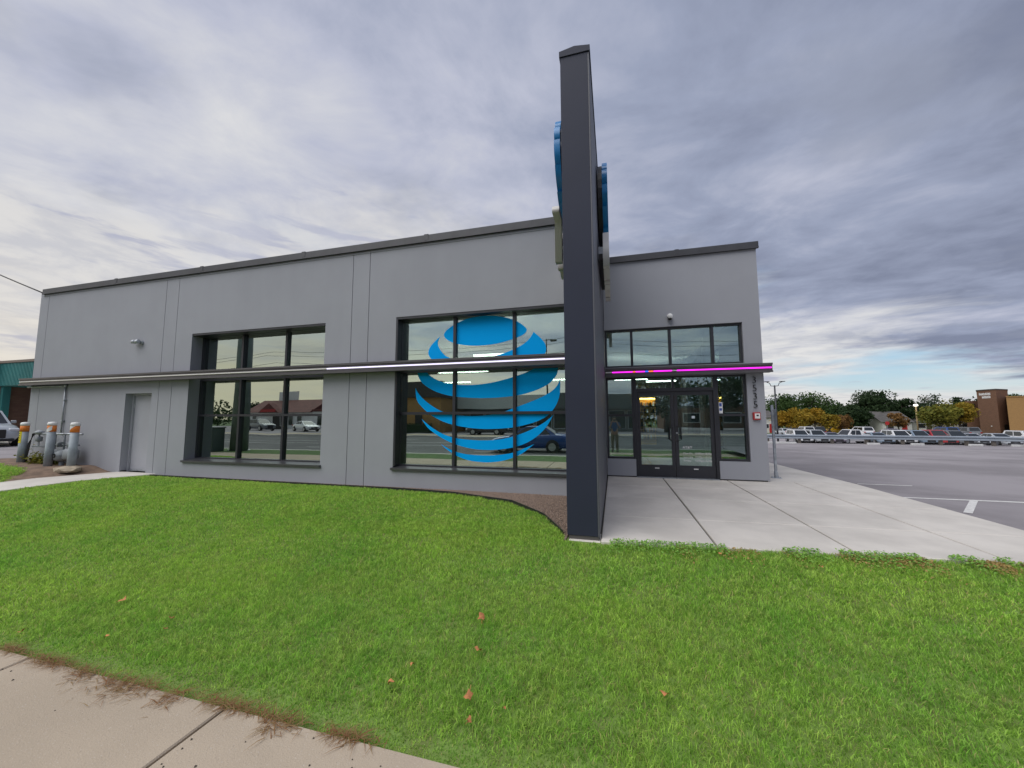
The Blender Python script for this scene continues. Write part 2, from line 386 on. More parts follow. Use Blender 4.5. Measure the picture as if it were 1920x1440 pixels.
# street behind the photographer (seen only in the glass)
mb = MB().add([(-250, -19.3, -.47), (250, -19.3, -.47), (250, -2.3, -.47), (-250, -2.3, -.47)], [(0, 1, 2, 3)]); struct('road', mb, M_ROAD)
M_VERGE = mat('verge_grass', (.07, .13, .03), .95, .25, 5., .6, 60)
struct('verge', MB().box(-120, 60, -2.05, .05, -.65, -.29), M_VERGE)
struct('kerb', MB().bbox(-120, 60, -2.29, -2.06, -.65, -.28, .02), M_CONC)
struct('far_kerb', MB().bbox(-200, 120, -19.6, -19.31, -.65, -.30, .02), M_CONC)
struct('far_sidewalk', MB().box(-200, 120, -22.6, -19.61, -.65, -.31), M_WALK)
struct('far_forecourt', MB().box(-200, 120, -58, -22.62, -.65, -.34), M_ASPH)
for y in (-6.1, -9.5, -12.0, -15.4):
    dash = y in (-6.1, -15.4)
    mb = MB()
    for x in np.arange(-80, 40, 12 if dash else 130): mb.add([(x, y, -.466), (x+(3.2 if dash else 120), y, -.466), (x+(3.2 if dash else 120), y+.12, -.466), (x, y+.12, -.466)], [(0, 1, 2, 3)])
    struct('lane_marking', mb, M_LINE)

# ------------------------------------------------------------------ the store
XL, XR, Y1, Y2, H = -17.12, 3.32, 7.22, 9.78, 5.34
WT, WB, BT, BB = 3.67, 0.39, 2.65, 2.455
store = thing('store_building', 'single-storey grey stucco store with big reflective windows and dark roof edge', 'building', (-7, 9, 0))
def sp(name, mb, m, smooth=False, parent=None): return part(store, name, mb, m, smooth, True, parent)
G = .007
W1 = (-10.655, -6.466, WB, WT); W2 = (-4.60, -.66, WB, WT); DR = (-12.97, -11.97, -.05, 2.14)
joints = [XL, -16.72, -11.715, -11.253, -5.758, -5.31, -.60]
for a, b in zip(joints[:-1], joints[1:]):
    for z0, z1 in ((-.02, BB+.05), (BB+.06, H)):
        hs = [h for h in (W1, W2, DR) if a < h[0] < b]
        sp('wall_panel', MB().wall(a+(G if a > XL else 0), b-G, z0 if a > -11.5 else -.3, z1, hs, Y1, Y1+.30) if z0 < 1 else MB().wall(a+(G if a > XL else 0), b-G, z0, z1, hs, Y1, Y1+.30), M_EIFS)
# base course under the stucco, slightly recessed, and the sheathing behind the joints
sp('plinth', MB().wall(XL+.02, -.62, -.5, .05, [(DR[0], DR[1], -.6, .2)], Y1+.03, Y1+.29), M_SEAL)
sp('wall_core', MB().wall(XL+.05, -.30, -.3, H-.03, [(W1[0]-.01, W1[1]+.01, W1[2]-.01, W1[3]+.01), (W2[0]-.01, W2[1]+.03, W2[2]-.01, W2[3]+.01), (DR[0]-.01, DR[1]+.01, -.4, DR[3]+.01)], Y1+.305, Y1+.45), mat('sheathing', (.12, .12, .12), .9))
# entry wall
EH = 5.46
UPW = (-.19, 2.945, 2.70, 3.67); LOW = (-.19, 2.965, .43, 2.45); DOR = (.485, 2.325, -.05, 2.45)
sp('wall_panel', MB().wall(-.195, XR, BB+.1, EH, [UPW], Y2, Y2+.30), M_EIFS)
sp('wall_panel', MB().wall(-.195, XR, .03, BB+.09, [LOW, DOR], Y2, Y2+.30), M_EIFS)
sp('plinth', MB().box(-.19, .478, Y2+.03, Y2+.28, -.2, .028), M_SEAL); sp('plinth', MB().box(2.332, XR-.03, Y2+.03, Y2+.28, -.2, .028), M_SEAL)
# sides, back, roof, return wall beside the fin
BK = 27.
ESW = [(12.2, 14.2, .5, 3.6), (15.2, 17.6, .5, 3.6)]
fy = lambda a, t, z: (t, a, z)
sp('side_wall', MB().wall(Y2+.31, BK-.3, -.2, EH-.02, ESW, XR-.3, XR, fy), M_EIFS)
sp('side_wall', MB().wall(Y1+.46, BK-.3, -.2, H-.02, [], XL, XL+.3, fy), M_EIFS)
sp('side_wall', MB().wall(Y1+.46, Y2+.05, -.2, H-.02, [], -.60, -.32, fy), M_EIFS)
sp('back_wall', MB().box(XL, XR, BK-.29, BK, -.2, H-.02), M_EIFS)
sp('roof', MB().box(XL+.1, XR-.1, Y2+.32, BK-.3, 4.9, 5.0), mat('roof_membrane', (.3, .3, .3), .9)); sp('roof', MB().box(XL+.31, -.61, Y1+.46, Y2+.31, 4.9, 5.0), MATS['roof_membrane'])
# coping lengths with cover plates
def coping(x0, x1, y, z, n):
    step = (x1-x0)/n
    for i in range(n):
        a, b = x0+i*step, x0+(i+1)*step
        cp = sp('coping', MB().prism([(y-.05, z-.02), (y-.05, z+.10), (y-.035, z+.115), (y+.36, z+.13), (y+.36, z-.02)], a+.003, b-.003, lambda p, q, s: (s, p, q)), M_COPING)
        sp('drip_edge', MB().box(a+.003, b-.003, y-.062, y-.005, z-.055, z-.022), M_COPING, parent=cp)
        if i: sp('cover_plate', MB().box(a-.05, a+.05, y-.056, y+.1, z-.015, z+.12), M_COPING, parent=cp)
coping(-16.98, -.60, Y1, H, 5); coping(-.19, XR+.05, Y2, EH, 2)
sp('trim_strip', MB().box(-16.98, -.62, Y1-.012, Y1+.01, H-.11, H-.085), M_EIFS)
# horizontal metal band with light strip
def band(x0, x1, y):
    b = sp('band', MB().bbox(x0, x1, y-.20, y-.004, BB, BT, .008), M_BAND)
    sp('band_flange', MB().box(x0, x1, y-.225, y-.202, BT-.035, BT+.008), M_BAND, parent=b); sp('band_flange', MB().box(x0, x1, y-.225, y-.202, BB-.008, BB+.03), M_BAND, parent=b)
    return b
bL = band(XL-.12, -.603, Y1); bR = band(-.19, XR+.12, Y2)
L_OFF = mat('led_diffuser_unlit', (.72, .70, .66), .4); L_W = emit('led_white', (.80, .74, .98), .62); L_M = emit('led_magenta', (.78, .015, .66), 1.25)
L_O = emit('led_orange', (1., .16, .05), .8); L_B = emit('led_blue', (.02, .12, 1.), .9)
def led(x0, x1, y, m, p): sp('light_strip', MB().bbox(x0, x1, y-.222, y-.198, (BT+BB)/2-.014, (BT+BB)/2+.014, .005), m, parent=p)
led(XL-.10, -6.2, Y1, L_OFF, bL); led(-6.195, -.75, Y1, L_W, bL); led(-.745, -.61, Y1, L_OFF, bL)
for a, b, m in ((-.185, -.03, L_OFF), (-.025, .46, L_M), (.465, .52, L_O), (.525, .74, L_M), (.745, .82, L_B), (.825, .93, L_O), (.935, 1.35, L_M), (1.355, 1.45, L_OFF), (1.455, XR+.10, L_M)): led(a, b, Y2, m, bR)

def pane(parent, x0, x1, z0, z1, y, m, tilt=.0016):
    o = sp('pane', MB().box(-(x1-x0)/2, (x1-x0)/2, -.004, .004, -(z1-z0)/2, (z1-z0)/2), m, parent=parent)
    me = o.data; off = Vector(store.location)
    for v in me.vertices: v.co += off
    o.location = Vector(((x0+x1)/2, y, (z0+z1)/2))-off
    o.rotation_euler = (random.uniform(-tilt, tilt), 0, random.uniform(-tilt, tilt)); return o
def glazing(opening, xb, rows, y, gm, fr=.055, dp=.12, tilt=.0016):
    """one window: outer frame with the mullions and transoms as members, each pane its own piece"""
    x0, x1, z0, z1 = opening
    win = sp('window', MB().wall(x0+.002, x1-.002, z0+.002, z1-.002, [(x0+fr, x1-fr, z0+fr, z1-fr)], y-dp/2, y+dp/2), M_DARK)
    xs = [x0+fr]+list(xb)+[x1-fr]
    for x in xb: sp('mullion', MB().box(x-.03, x+.03, y-dp/2+.002, y+dp/2-.002, z0+fr, z1-fr), M_DARK, parent=win)
    zz = [z0+fr]+list(rows)+[z1-fr]
    for r in rows:
        rr = r if isinstance(r, tuple) else (r-.028, r+.028)
        for i in range(len(xs)-1):
            a = xs[i]+(.03 if i else 0); b = xs[i+1]-(.03 if i < len(xs)-2 else 0)
            sp('transom_bar', MB().box(a, b, y-dp/2+.004, y+dp/2-.004, rr[0], rr[1]), M_DARK, parent=win)
    edges = [z0+fr]+[v for r in rows for v in (r if isinstance(r, tuple) else (r-.028, r+.028))]+[z1-fr]
    for i in range(len(xs)-1):
        a = xs[i]+(.03 if i else 0); b = xs[i+1]-(.03 if i < len(xs)-2 else 0)
        for k in range(0, len(edges), 2): pane(win, a-.006, b+.006, edges[k]-.006, edges[k+1]+.006, y+.01, gm, tilt)
    return win
win1 = glazing(W1, [-9.26, -7.86], [1.53, (2.44, 2.66)], 7.55, G_WIN)
win2 = glazing(W2, [-3.275, -1.95], [1.55, (2.44, 2.66)], 7.44, G_WIN)
for W, y, wn in ((W1, 7.55, win1), (W2, 7.44, win2)):
    sp('sill', MB().prism([(Y1-.05, W[2]-.045), (Y1-.05, W[2]+.004), (y-.07, W[2]+.03), (y-.07, W[2]-.045)], W[0]-.03, W[1]+.03 if W is W1 else -.605, lambda p, q, s: (s, p, q)), mat('sill_metal', (.10, .10, .11), .3, metal=.5), parent=wn)
    sp('head_flashing', MB().box(W[0]+.004, W[1]-.004, Y1+.01, y-.065, W[3]-.05, W[3]-.004), M_DARK, parent=wn)
for a, b in ((W2[0]+.004, W2[0]+.05),): sp('jamb_trim', MB().box(a, b, Y1-.005, 7.375, WB+.04, WT-.055), M_DARK, parent=win2)

# --- logo film on the second window (traced from the photograph onto the glass plane)
def crom(pts, n=5):
    out = []; N = len(pts)
    for i in range(N-1):
        p0, p1, p2, p3 = (np.array(pts[max(i-1, 0)]), np.array(pts[i]), np.array(pts[i+1]), np.array(pts[min(i+2, N-1)]))
        for k in range(n):
            t = k/n; out.append(.5*((2*p1)+(-p0+p2)*t+(2*p0-5*p1+4*p2-p3)*t*t+(-p0+3*p1-3*p2+p3)*t**3))
    out.append(np.array(pts[-1], float)); return out
LOGO = [
 ([(442, 225), (470, 185), (550, 130), (650, 85), (760, 62), (860, 57), (960, 65), (1060, 90), (1130, 125), (1180, 165), (1188, 185)], [(1188, 185), (1178, 208), (1140, 235), (1060, 268), (950, 300), (850, 318), (740, 326), (640, 322), (550, 308), (490, 285), (452, 255), (442, 225)]),
 ([(410, 243), (370, 280), (325, 330), (303, 380), (310, 420), (345, 460), (430, 492), (560, 513), (720, 527), (900, 533), (1060, 515), (1200, 478), (1300, 435), (1345, 405), (1360, 380), (1362, 340), (1345, 295), (1300, 245), (1250, 203)], [(1250, 203), (1215, 260), (1160, 310), (1080, 355), (980, 395), (870, 428), (690, 455), (560, 452), (470, 425), (420, 380), (392, 330), (388, 290), (410, 243)]),
 ([(228, 470), (208, 520), (205, 570), (215, 610), (250, 665), (320, 715), (400, 752), (530, 783), (700, 797), (900, 796), (1100, 775), (1250, 735), (1370, 680), (1440, 615), (1466, 560), (1465, 495), (1440, 425)], [(1440, 425), (1375, 455), (1310, 500), (1230, 545), (1150, 580), (1000, 628), (850, 663), (700, 680), (550, 677), (450, 660), (370, 630), (310, 590), (265, 535), (228, 470)]),
 ([(187, 707), (190, 770), (205, 830), (250, 885), (320, 948), (430, 1008), (550, 1045), (700, 1070), (850, 1077), (1000, 1070), (1100, 1057), (1230, 1025), (1330, 985), (1400, 935), (1450, 865), (1480, 790), (1490, 700), (1487, 630)], [(1487, 630), (1465, 680), (1420, 730), (1330, 785), (1200, 840), (1080, 885), (970, 925), (850, 950), (700, 960), (550, 950), (430, 920), (330, 865), (250, 800), (205, 745), (187, 707)]),
 ([(240, 985), (290, 1058), (350, 1110), (440, 1167), (550, 1217), (680, 1252), (800, 1265), (900, 1265), (1000, 1255), (1100, 1235), (1200, 1195), (1290, 1135), (1370, 1050), (1430, 945)], [(1430, 945), (1370, 1000), (1300, 1045), (1200, 1095), (1080, 1140), (950, 1170), (800, 1180), (650, 1172), (530, 1155), (420, 1115), (330, 1060), (280, 1020), (240, 985)]),
 ([(415, 1213), (470, 1262), (550, 1315), (650, 1355), (750, 1373), (850, 1377), (950, 1368), (1050, 1340), (1150, 1295), (1255, 1213)], [(1255, 1213), (1180, 1245), (1080, 1285), (980, 1305), (850, 1315), (700, 1310), (600, 1295), (520, 1270), (460, 1240), (415, 1213)])]
LOGO_XZ = []
for up_, dn in LOGO:
    pts = crom(up_)[:-1]+crom(dn)[:-1]
    w3 = [onY(740+p[0]/4.8, 580+p[1]/4.8, 7.437) for p in pts]
    LOGO_XZ.append([(q[0], q[2]) for q in w3])
def poly_mesh(poly, f, thick=0.):
    bm = bmesh.new(); vs = [bm.verts.new(f(a, b, 0)) for a, b in poly]; fc = bm.faces.new(vs)
    if thick:
        r = bmesh.ops.extrude_face_region(bm, geom=[fc]); d = Vector(f(0, 0, thick))-Vector(f(0, 0, 0))
        for v in [g for g in r['geom'] if isinstance(g, bmesh.types.BMVert)]: v.co += d
    bmesh.ops.recalc_face_normals(bm, faces=bm.faces)
    bmesh.ops.triangulate(bm, faces=bm.faces)
    mb = MB(); bm.verts.index_update(); mb.add([v.co for v in bm.verts], [[v.index for v in fc.verts] for fc in bm.faces]); bm.free(); return mb
for i, poly in enumerate(LOGO_XZ):
    sp('logo_stripe', poly_mesh(poly, lambda a, b, c: (a, 7.4455-.0045-c*1., b), .0008) if False else poly_mesh(poly, lambda a, b, c: (a, 7.441-c, b), .0008), M_BLUE, parent=win2)

# --- entry glazing and doors
YE = 9.90
glazing(UPW, [.465, 1.365, 2.315], [], YE, G_ENT, .045, .11)
glazing((-.19, .480, .43, 2.45), [], [1.50], YE, G_ENT, .05, .11)
glazing((2.33, 2.965, .43, 2.45), [], [1.50], YE, G_ENT, .05, .11)
df = sp('door_frame', MB().wall(.482, 2.328, .0, 2.45, [(.54, 2.27, -.1, 2.08), (.54, 1.365, 2.16, 2.41), (1.425, 2.27, 2.16, 2.41)], YE-.065, YE+.065), M_DARK)
pane(df, .535, 1.37, 2.155, 2.415, YE, G_ENT); pane(df, 1.42, 2.275, 2.155, 2.415, YE, G_ENT)
sp('threshold', MB().box(.50, 2.31, YE-.16, YE+.06, .001, .014), M_STEEL)
for x0, x1, s in ((.545, 1.395, 1), (1.405, 2.265, -1)):
    d = sp('door', MB().wall(x0, x1, .016, 2.075, [(x0+.075, x1-.075, .30, 1.98)], YE-.03, YE+.03), M_DARK)
    pane(d, x0+.07, x1-.07, .295, 1.985, YE, G_ENT)
    hx = x1-.05 if s > 0 else x0+.05
    sp('handle', MB().tube([(hx, YE-.03, 1.22), (hx-.01*s, YE-.09, 1.22), (hx-.07*s, YE-.10, 1.20), (hx-.075*s, YE-.10, .92), (hx-.01*s, YE-.09, .88), (hx, YE-.03, .88)], .014, 8), M_BLACK, parent=d)
    sp('door_label', MB().box((x0+x1)/2-.05, (x0+x1)/2+.05, YE-.0325, YE-.0305, .215, .235), M_LETTER, parent=d)
    for z in (.35, 1.1, 1.85): sp('hinge', MB().lathe([(.014, -.06), (.014, .06)], ((x0-.002 if s > 0 else x1+.002), YE-.045, z), 8), M_DARK, parent=d)
    if s < 0:
        sp('lock', MB().lathe([(.022, 0), (.022, .014)], (x0+.04, YE-.045, 1.07), 12, 'y'), M_STEEL, parent=d)
        for i, (t, sz, al, xx, zz) in enumerate([('AT&T', .085, 'LEFT', 1.56, .70)]+[(a, .062, 'LEFT', 1.57, .57-.085*k) for k, a in enumerate(('Mon-Fri', 'Saturday', 'Sunday'))]+[(a, .062, 'LEFT', 1.82, .57-.085*k) for k, a in enumerate(('10:00am-8:00pm', '10:00am-8:00pm', '12:00pm-6:00pm'))]):
            me = text_mesh(t, sz, 0, al); o = mesh_obj('lettering', me, M_LETTER, d); o.rotation_euler = (math.pi/2, 0, 0); o.location = Vector((xx, YE-.0065, zz))-Vector(store.location)
        sp('sticker', MB().box(1.79, 1.86, YE-.0075, YE-.0055, 1.42, 1.48), mat('sticker_pale', (.6, .68, .72), .5), parent=d)
sp('sticker', MB().box(2.385, 2.47, YE-.0075+.0, YE-.0055, 1.535, 1.80), M_LETTER); sp('sticker_print', MB().box(2.40, 2.455, YE-.009, YE-.0078, 1.70, 1.78), mat('sticker_blue', (.05, .1, .35), .5)); sp('sticker_print', MB().box(2.40, 2.455, YE-.009, YE-.0078, 1.60, 1.66), MATS['sticker_blue'])
# --- service door
M_DOOR = mat('painted_steel_door', (.36, .37, .40), .55, .04, 1.5)
sp('service_door_frame', MB().wall(DR[0], DR[1], .0, DR[3], [(DR[0]+.05, DR[1]-.05, -.1, DR[3]-.05)], Y1+.16, Y1+.28), M_DOOR)
sd = sp('service_door', MB().bbox(DR[0]+.055, DR[1]-.055, Y1+.20, Y1+.245, .03, DR[3]-.055, .004), M_DOOR)
for z in (.3, 1.05, 1.8): sp('hinge', MB().lathe([(.013, -.06), (.013, .06)], (DR[0]+.052, Y1+.19, z), 8), M_DOOR, parent=sd)
sp('kick_strip', MB().box(DR[0]+.07, DR[1]-.07, Y1+.19, Y1+.199, .03, .075), M_STEEL, parent=sd)
sp('lock', MB().lathe([(.025, -.02), (.025, .02)], (DR[1]-.13, Y1+.185, 1.0), 10, 'y'), M_STEEL, parent=sd)
# --- interior seen through the glass
sp('interior_floor', MB().add([(XL+.3, Y2+.27, -.004), (XR-.3, Y2+.27, -.004), (XR-.3, BK-.3, -.004), (XL+.3, BK-.3, -.004)], [(0, 1, 2, 3)]), M_INTFL); sp('interior_floor', MB().add([(XL+.3, Y1+.46, -.004), (-.61, Y1+.46, -.004), (-.61, Y2+.265, -.004), (XL+.3, Y2+.265, -.004)], [(0, 1, 2, 3)]), M_INTFL)
sp('ceiling', MB().box(XL+.3, XR-.31, Y2+.31, BK-.3, 3.95, 4.0), M_INT); sp('ceiling', MB().box(XL+.3, -.61, Y1+.46, Y2+.305, 3.95, 4.0), M_INT)
sp('interior_wall', MB().box(XL+.31, XR-.31, 19.0, 19.15, .0, 3.945), mat('interior_feature_wall', (.10, .11, .13), .7))
sp('interior_wall', MB().box(-11.4, -11.25, Y1+.47, 18.99, .0, 3.945), mat('interior_grey_wall', (.16, .17, .18), .8))
sp('interior_wall', MB().box(-.60, -.32, Y2+.06, 12.4, .0, 3.945), M_INT)  # added return wall, placed to keep lamp light off the entry ceiling
sp('interior_column', MB().bbox(2.36, 2.62, 11.0, 11.3, .0, 3.945, .01), M_INT)
sp('interior_column', MB().bbox(-.9, -.62, 12.5, 12.8, .0, 3.945, .01), M_INT)
L_CEIL = emit('ceiling_lamp', (1., .98, .94), 11.0)
for (x, y, l) in ((-2.7, 8.9, 1.4), (-7.5, 8.9, 1.4), (-9.5, 12, 1.8), (-5, 12, 1.8), (.7, 16.3, 1.3), (2.0, 17.5, 1.2), (-2.6, 15.5, 1.8), (-7, 15.5, 1.8)):
    sp('ceiling_lamp', MB().box(x-l/2, x+l/2, y-.06, y+.06, 3.0, 3.04), L_CEIL)
sp('side_window', MB().box(XR-.16, XR-.15, 12.2, 14.2, .5, 3.6), G_ENT); sp('side_window', MB().box(XR-.16, XR-.15, 15.2, 17.6, .5, 3.6), G_ENT)

# display wall inside, behind the doors
dw = thing('display_shelf', 'amber lit accessory display shelf seen through the left entry door', 'shelf', (1.42, 18.6, 0))
part(dw, 'panel', MB().box(-.42, .42, .0, .06, .2, 2.35), mat('amber_panel', (.75, .42, .10), .6))
part(dw, 'lamp', MB().box(-.40, .40, -.20, -.16, 2.28, 2.33), emit('amber_lamp', (1., .55, .12), 14.))
for k in range(6):
    z = .45+.30*k; part(dw, 'shelf', MB().box(-.42, .42, -.18, 0, z, z+.02), M_BLACK)
    for q in range(6):
        x = -.36+q*.13; part(dw, 'product', MB().box(x, x+.07, -.12, -.04, z+.02, z+.19), mat('packet_%d' % ((k+q) % 3), [(.03, .03, .03), (.7, .7, .7), (.25, .15, .08)][(k+q) % 3], .5))
ct = thing('counter', 'low white sales counter inside the entrance, right of the doors', 'counter', (2.5, 13.2, 0))
part(ct, 'front', MB().bbox(-.6, .2, -.25, .25, 0, .85, .01), M_WHITE); part(ct, 'top', MB().bbox(-.65, .25, -.3, .3, .86, .9, .01), M_BLACK)

# ------------------------------------------------------------------ things on the facade
hn = thing('house_number', 'black street number 3535 stacked vertically on the entry wall corner', 'house number', (3.10, Y2, 0))
for k, ch in enumerate('3535'):
    me = text_mesh(ch, .222, .012, thin=-.005); o = mesh_obj('digit', me, M_BLACK, hn); o.rotation_euler = (math.pi/2, 0, 0); o.location = (.02, -.016, 2.225-.187*k)
kb = thing('alarm_box', 'small red alarm box with white front below the house number', 'alarm box', (3.12, Y2, 1.47))
part(kb, 'housing', MB().bbox(-.075, .075, -.06, 0, -.085, .085, .008), M_RED); f_ = part(kb, 'front_plate', MB().bbox(-.045, .06, -.068, -.0605, -.055, .06, .003), M_WHITE); part(kb, 'strobe', MB().box(-.012, .03, -.074, -.0685, -.0, .03), M_BLACK)
cm = thing('security_camera', 'white dome security camera above the entry windows', 'camera', (1.37, Y2, 3.90))
part(cm, 'bracket', MB().lathe([(.05, -.02), (.05, 0)], (0, 0, 0), 14, 'y'), M_WHITE); part(cm, 'housing', MB().lathe([(.02, -.14), (.06, -.13), (.07, -.08), (.06, -.03), (.045, -.021)], (0, 0, .0), 14, 'y'), M_WHITE, True)
part(cm, 'lens_dome', MB().lathe([(.01, -.06), (.035, -.05), (.045, -.02), (.045, 0)], (0, -.09, -.04), 12), M_BLACK, True)
wl = thing('wall_light', 'small twin-head grey flood light on the wall above the service door', 'wall light', (-12.55, Y1, 3.53))
part(wl, 'base', MB().lathe([(.06, -.04), (.06, 0)], (.06, 0, 0), 12, 'y'), M_STEEL)
for s in (0, 1): hd = part(wl, 'lamp_head', MB().lathe([(.03, 0), (.05, .03), (.055, .13), (.05, .135)], (-.05-.14*s, -.1, .02), 12, 'x'), M_STEEL, True); part(wl, 'arm', MB().tube([(.05, -.03, 0), (-.05-.14*s, -.09, .02)], .012, 6), M_STEEL)
cd = thing('conduit', 'thin galvanised conduit running down the wall to the gas meters', 'conduit', (-15.45, Y1, 0))
part(cd, 'pipe', MB().tube([(-1.75, -.035, 2.41), (-.03, -.035, 2.41)], .02, 8), M_STEEL, True); part(cd, 'pipe', MB().tube([(0, -.035, 2.385), (0, -.035, 1.0)], .02, 8), M_STEEL, True); part(cd, 'elbow', MB().bbox(-.04, .03, -.06, -.01, 2.38, 2.44, .01), M_STEEL)
for z in (2.0, 1.4): part(cd, 'strap', MB().box(-.05, .05, -.066, 0, z-.012, z+.012), M_STEEL)

# ------------------------------------------------------------------ fin sign
FX0, FX1, FY0, FY1, FH = -.594, -.203, 4.77, 10.4, 6.40
fin = thing('pylon_sign', 'tall charcoal sign fin projecting from the store with blue globe signs on both sides', 'sign', ((FX0+FX1)/2, 6.6, 0))
fp = lambda n, mb, m, sm=False, parent=None: part(fin, n, mb, m, sm, True, parent)
fp('front_panel', MB().bbox(FX0, FX1-.02, FY0, FY0+.05, .02, FH-.03, .006), M_FIN)
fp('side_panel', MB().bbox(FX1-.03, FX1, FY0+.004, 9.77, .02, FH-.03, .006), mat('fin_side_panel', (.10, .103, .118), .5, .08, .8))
fp('side_panel', MB().bbox(FX0+.001, FX0+.03, FY0+.052, 9.7, .02, FH-.03, .006), M_FIN)
fp('core', MB().box(FX0+.035, FX1-.035, FY0+.055, 9.69, .0, FH-.04), M_BLACK)
fp('base_plate', MB().box(FX0+.015, FX1-.012, FY0+.012, 9.6, -.1, .0195), M_SEAL)
fp('cap', MB().prism([(FX0-.012, FH-.028), (FX0-.012, FH+.05), ((FX0+FX1)/2, FH+.085), (FX1+.012, FH+.05), (FX1+.012, FH-.028)], FY0-.014, 9.77, lambda a, b, c: (a, c, b)), M_FIN)
fp('footing', MB().bbox(FX0+.02, FX1+.01, FY0-.05, FY0+.3, -.3, -.025, .01), M_CONC)
# globe and letters on each face: same design as the window film, as built-up channel letters
cx = np.mean([p[0] for q in LOGO_XZ for p in q]); zz = [p[1] for q in LOGO_XZ for p in q]; cz = (max(zz)+min(zz))/2; rad = (max(zz)-min(zz))/2
M_BACK = mat('sign_backer', (.015, .013, .015), .5)
for s in (1, -1):
    fx = FX1 if s > 0 else FX0
    GZ, GY, GR, LZ = (5.50, 7.30, .80, 3.92) if s > 0 else (5.60, 6.20, .80, 3.74)
    pr = (.02, .095)
    gb = fp('globe_sign', MB().lathe([(GR*.96, pr[0]), (GR*.96, pr[1])] if s > 0 else [(GR*.96, -pr[1]), (GR*.96, -pr[0])], (fx, GY, GZ), 28, 'x'), M_BACK)
    for poly in LOGO_XZ:
        q = [((a-cx)/rad*GR, (b-cz)/rad*GR) for a, b in poly]
        fp('globe_stripe', poly_mesh(q, lambda a, b, c: (fx+s*(.098+c), GY+s*a, GZ+b), .09), M_BLUE3, parent=gb)
    ls = fp('letter_rail', MB().box(min(fx+s*.01, fx+s*.08), max(fx+s*.01, fx+s*.08), GY-.8, GY+.8, LZ+.25, LZ+.36), M_BACK)
    for k, ch in enumerate('AT&T'):
        me = text_mesh(ch, 1.05, .05); o = mesh_obj('channel_letter', me, mat('letter_return_white', (.62, .61, .59), .45), ls)
        o.rotation_euler = (math.pi/2, 0, s*math.pi/2); o.location = Vector((fx+s*.14, GY+s*(-.78+k*.52), LZ))-Vector(fin.location)
    for k in (-.5, .5): fp('bracket', MB().box(min(fx+s*.002, fx+s*.09), max(fx+s*.002, fx+s*.09), GY+k, GY+k+.05, LZ+.45, LZ+.62), M_STEEL, parent=ls)

# ------------------------------------------------------------------ small things outside the store
M_BOLL = mat('bollard_grey', (.30, .34, .37), .6, .12, 5.)
M_ORANGE = mat('bollard_orange', (.75, .21, .03), .6, .08, 8.)
def bollard(x, y, h, lean, label, stripe, sticker=False):
    z0 = float(zg(x, y))-.02
    t = thing('bollard', label, 'bollard', (x, y, z0), 0, 'grey bollards guarding the gas meters'); t.rotation_euler = (0, R(lean), 0)
    part(t, 'post', MB().lathe([(.085, -.1), (.085, h-.24)], (0, 0, 0), 18), M_BOLL, True)
    r = .088
    part(t, 'orange_band', MB().lathe([(r, h-.24), (r, h-.06)], (0, 0, 0), 18), M_ORANGE, True)
    if stripe:
        n = 9; vs = []; fs = []
        for k in range(n+1):
            a = -2.6+k*(2.2/n); b0 = h-.24+.17*(k/n if stripe > 0 else 1-k/n)
            vs += [(.0905*math.cos(a), .0905*math.sin(a), b0-.0), (.0905*math.cos(a), .0905*math.sin(a), h-.06 if stripe > 1 else max(h-.24, b0-.12))]
        fs = [(2*k, 2*k+2, 2*k+3, 2*k+1) for k in range(n)]
        part(t, 'white_stripe', MB().add(vs, fs), M_WHITE)
    part(t, 'cap', MB().lathe([(.092, h-.07), (.094, h-.02), (.08, h+.015), (.02, h+.03)], (0, 0, 0), 18), M_WHITE, True)
    if sticker:
        vs = []; n = 6
        for k in range(n+1):
            a = -2.2+k*1.3/n; vs += [(.0875*math.cos(a), .0875*math.sin(a), h-.56), (.0875*math.cos(a), .0875*math.sin(a), h-.24)]
        stk = part(t, 'warning_label', MB().add(vs, [(2*k, 2*k+2, 2*k+3, 2*k+1) for k in range(n)]), mat('label_yellow', (.75, .62, .02), .6))
        for j in range(4):
            vs = []
            for k in range(5):
                a = -1.95+k*.16; zz_ = h-.50+.065*j+.008*((k*7+j*3) % 3); vs += [(.0885*math.cos(a), .0885*math.sin(a), zz_), (.0885*math.cos(a), .0885*math.sin(a), zz_+.02)]
            part(t, 'print_line', MB().add(vs, [(2*k, 2*k+2, 2*k+3, 2*k+1) for k in range(4)]), M_BLACK, parent=stk)
bollard(-13.95, 6.74, 1.22, 1.0, 'bollard nearest the service door, standing in a lump of concrete', 2)
bollard(-14.95, 6.76, 1.18, 1.0, 'middle bollard right in front of the gas meters', 1)
bollard(-16.35, 6.85, 1.12, 1.2, 'leftmost bollard with a yellow warning label', 0, True)
def rock(name, x, y, z, rx, ry, rz, m, label, cat, seed=1):
    bm = bmesh.new(); bmesh.ops.create_icosphere(bm, subdivisions=2, radius=1); rr = random.Random(seed)
    for v in bm.verts: k = 1+rr.uniform(-.14, .14); v.co = (v.co.x*rx*k, v.co.y*ry*k, max(-.6*rz, v.co.z*rz*k))
    mb = MB(); bm.verts.index_update(); mb.add([v.co for v in bm.verts], [[v.index for v in f.verts] for f in bm.faces]); bm.free()
    o = mesh_obj(name, mb, m); o.location = (x, y, z); return tag(o, label, cat)
rock('concrete_lump', -13.9, 6.66, float(zg(-13.9, 6.66))+.01, .36, .25, .10, mat('rough_concrete', (.36, .30, .22), .95, .2, 8., .6, 40), 'rough tan concrete lump around the foot of the bollard', 'concrete')

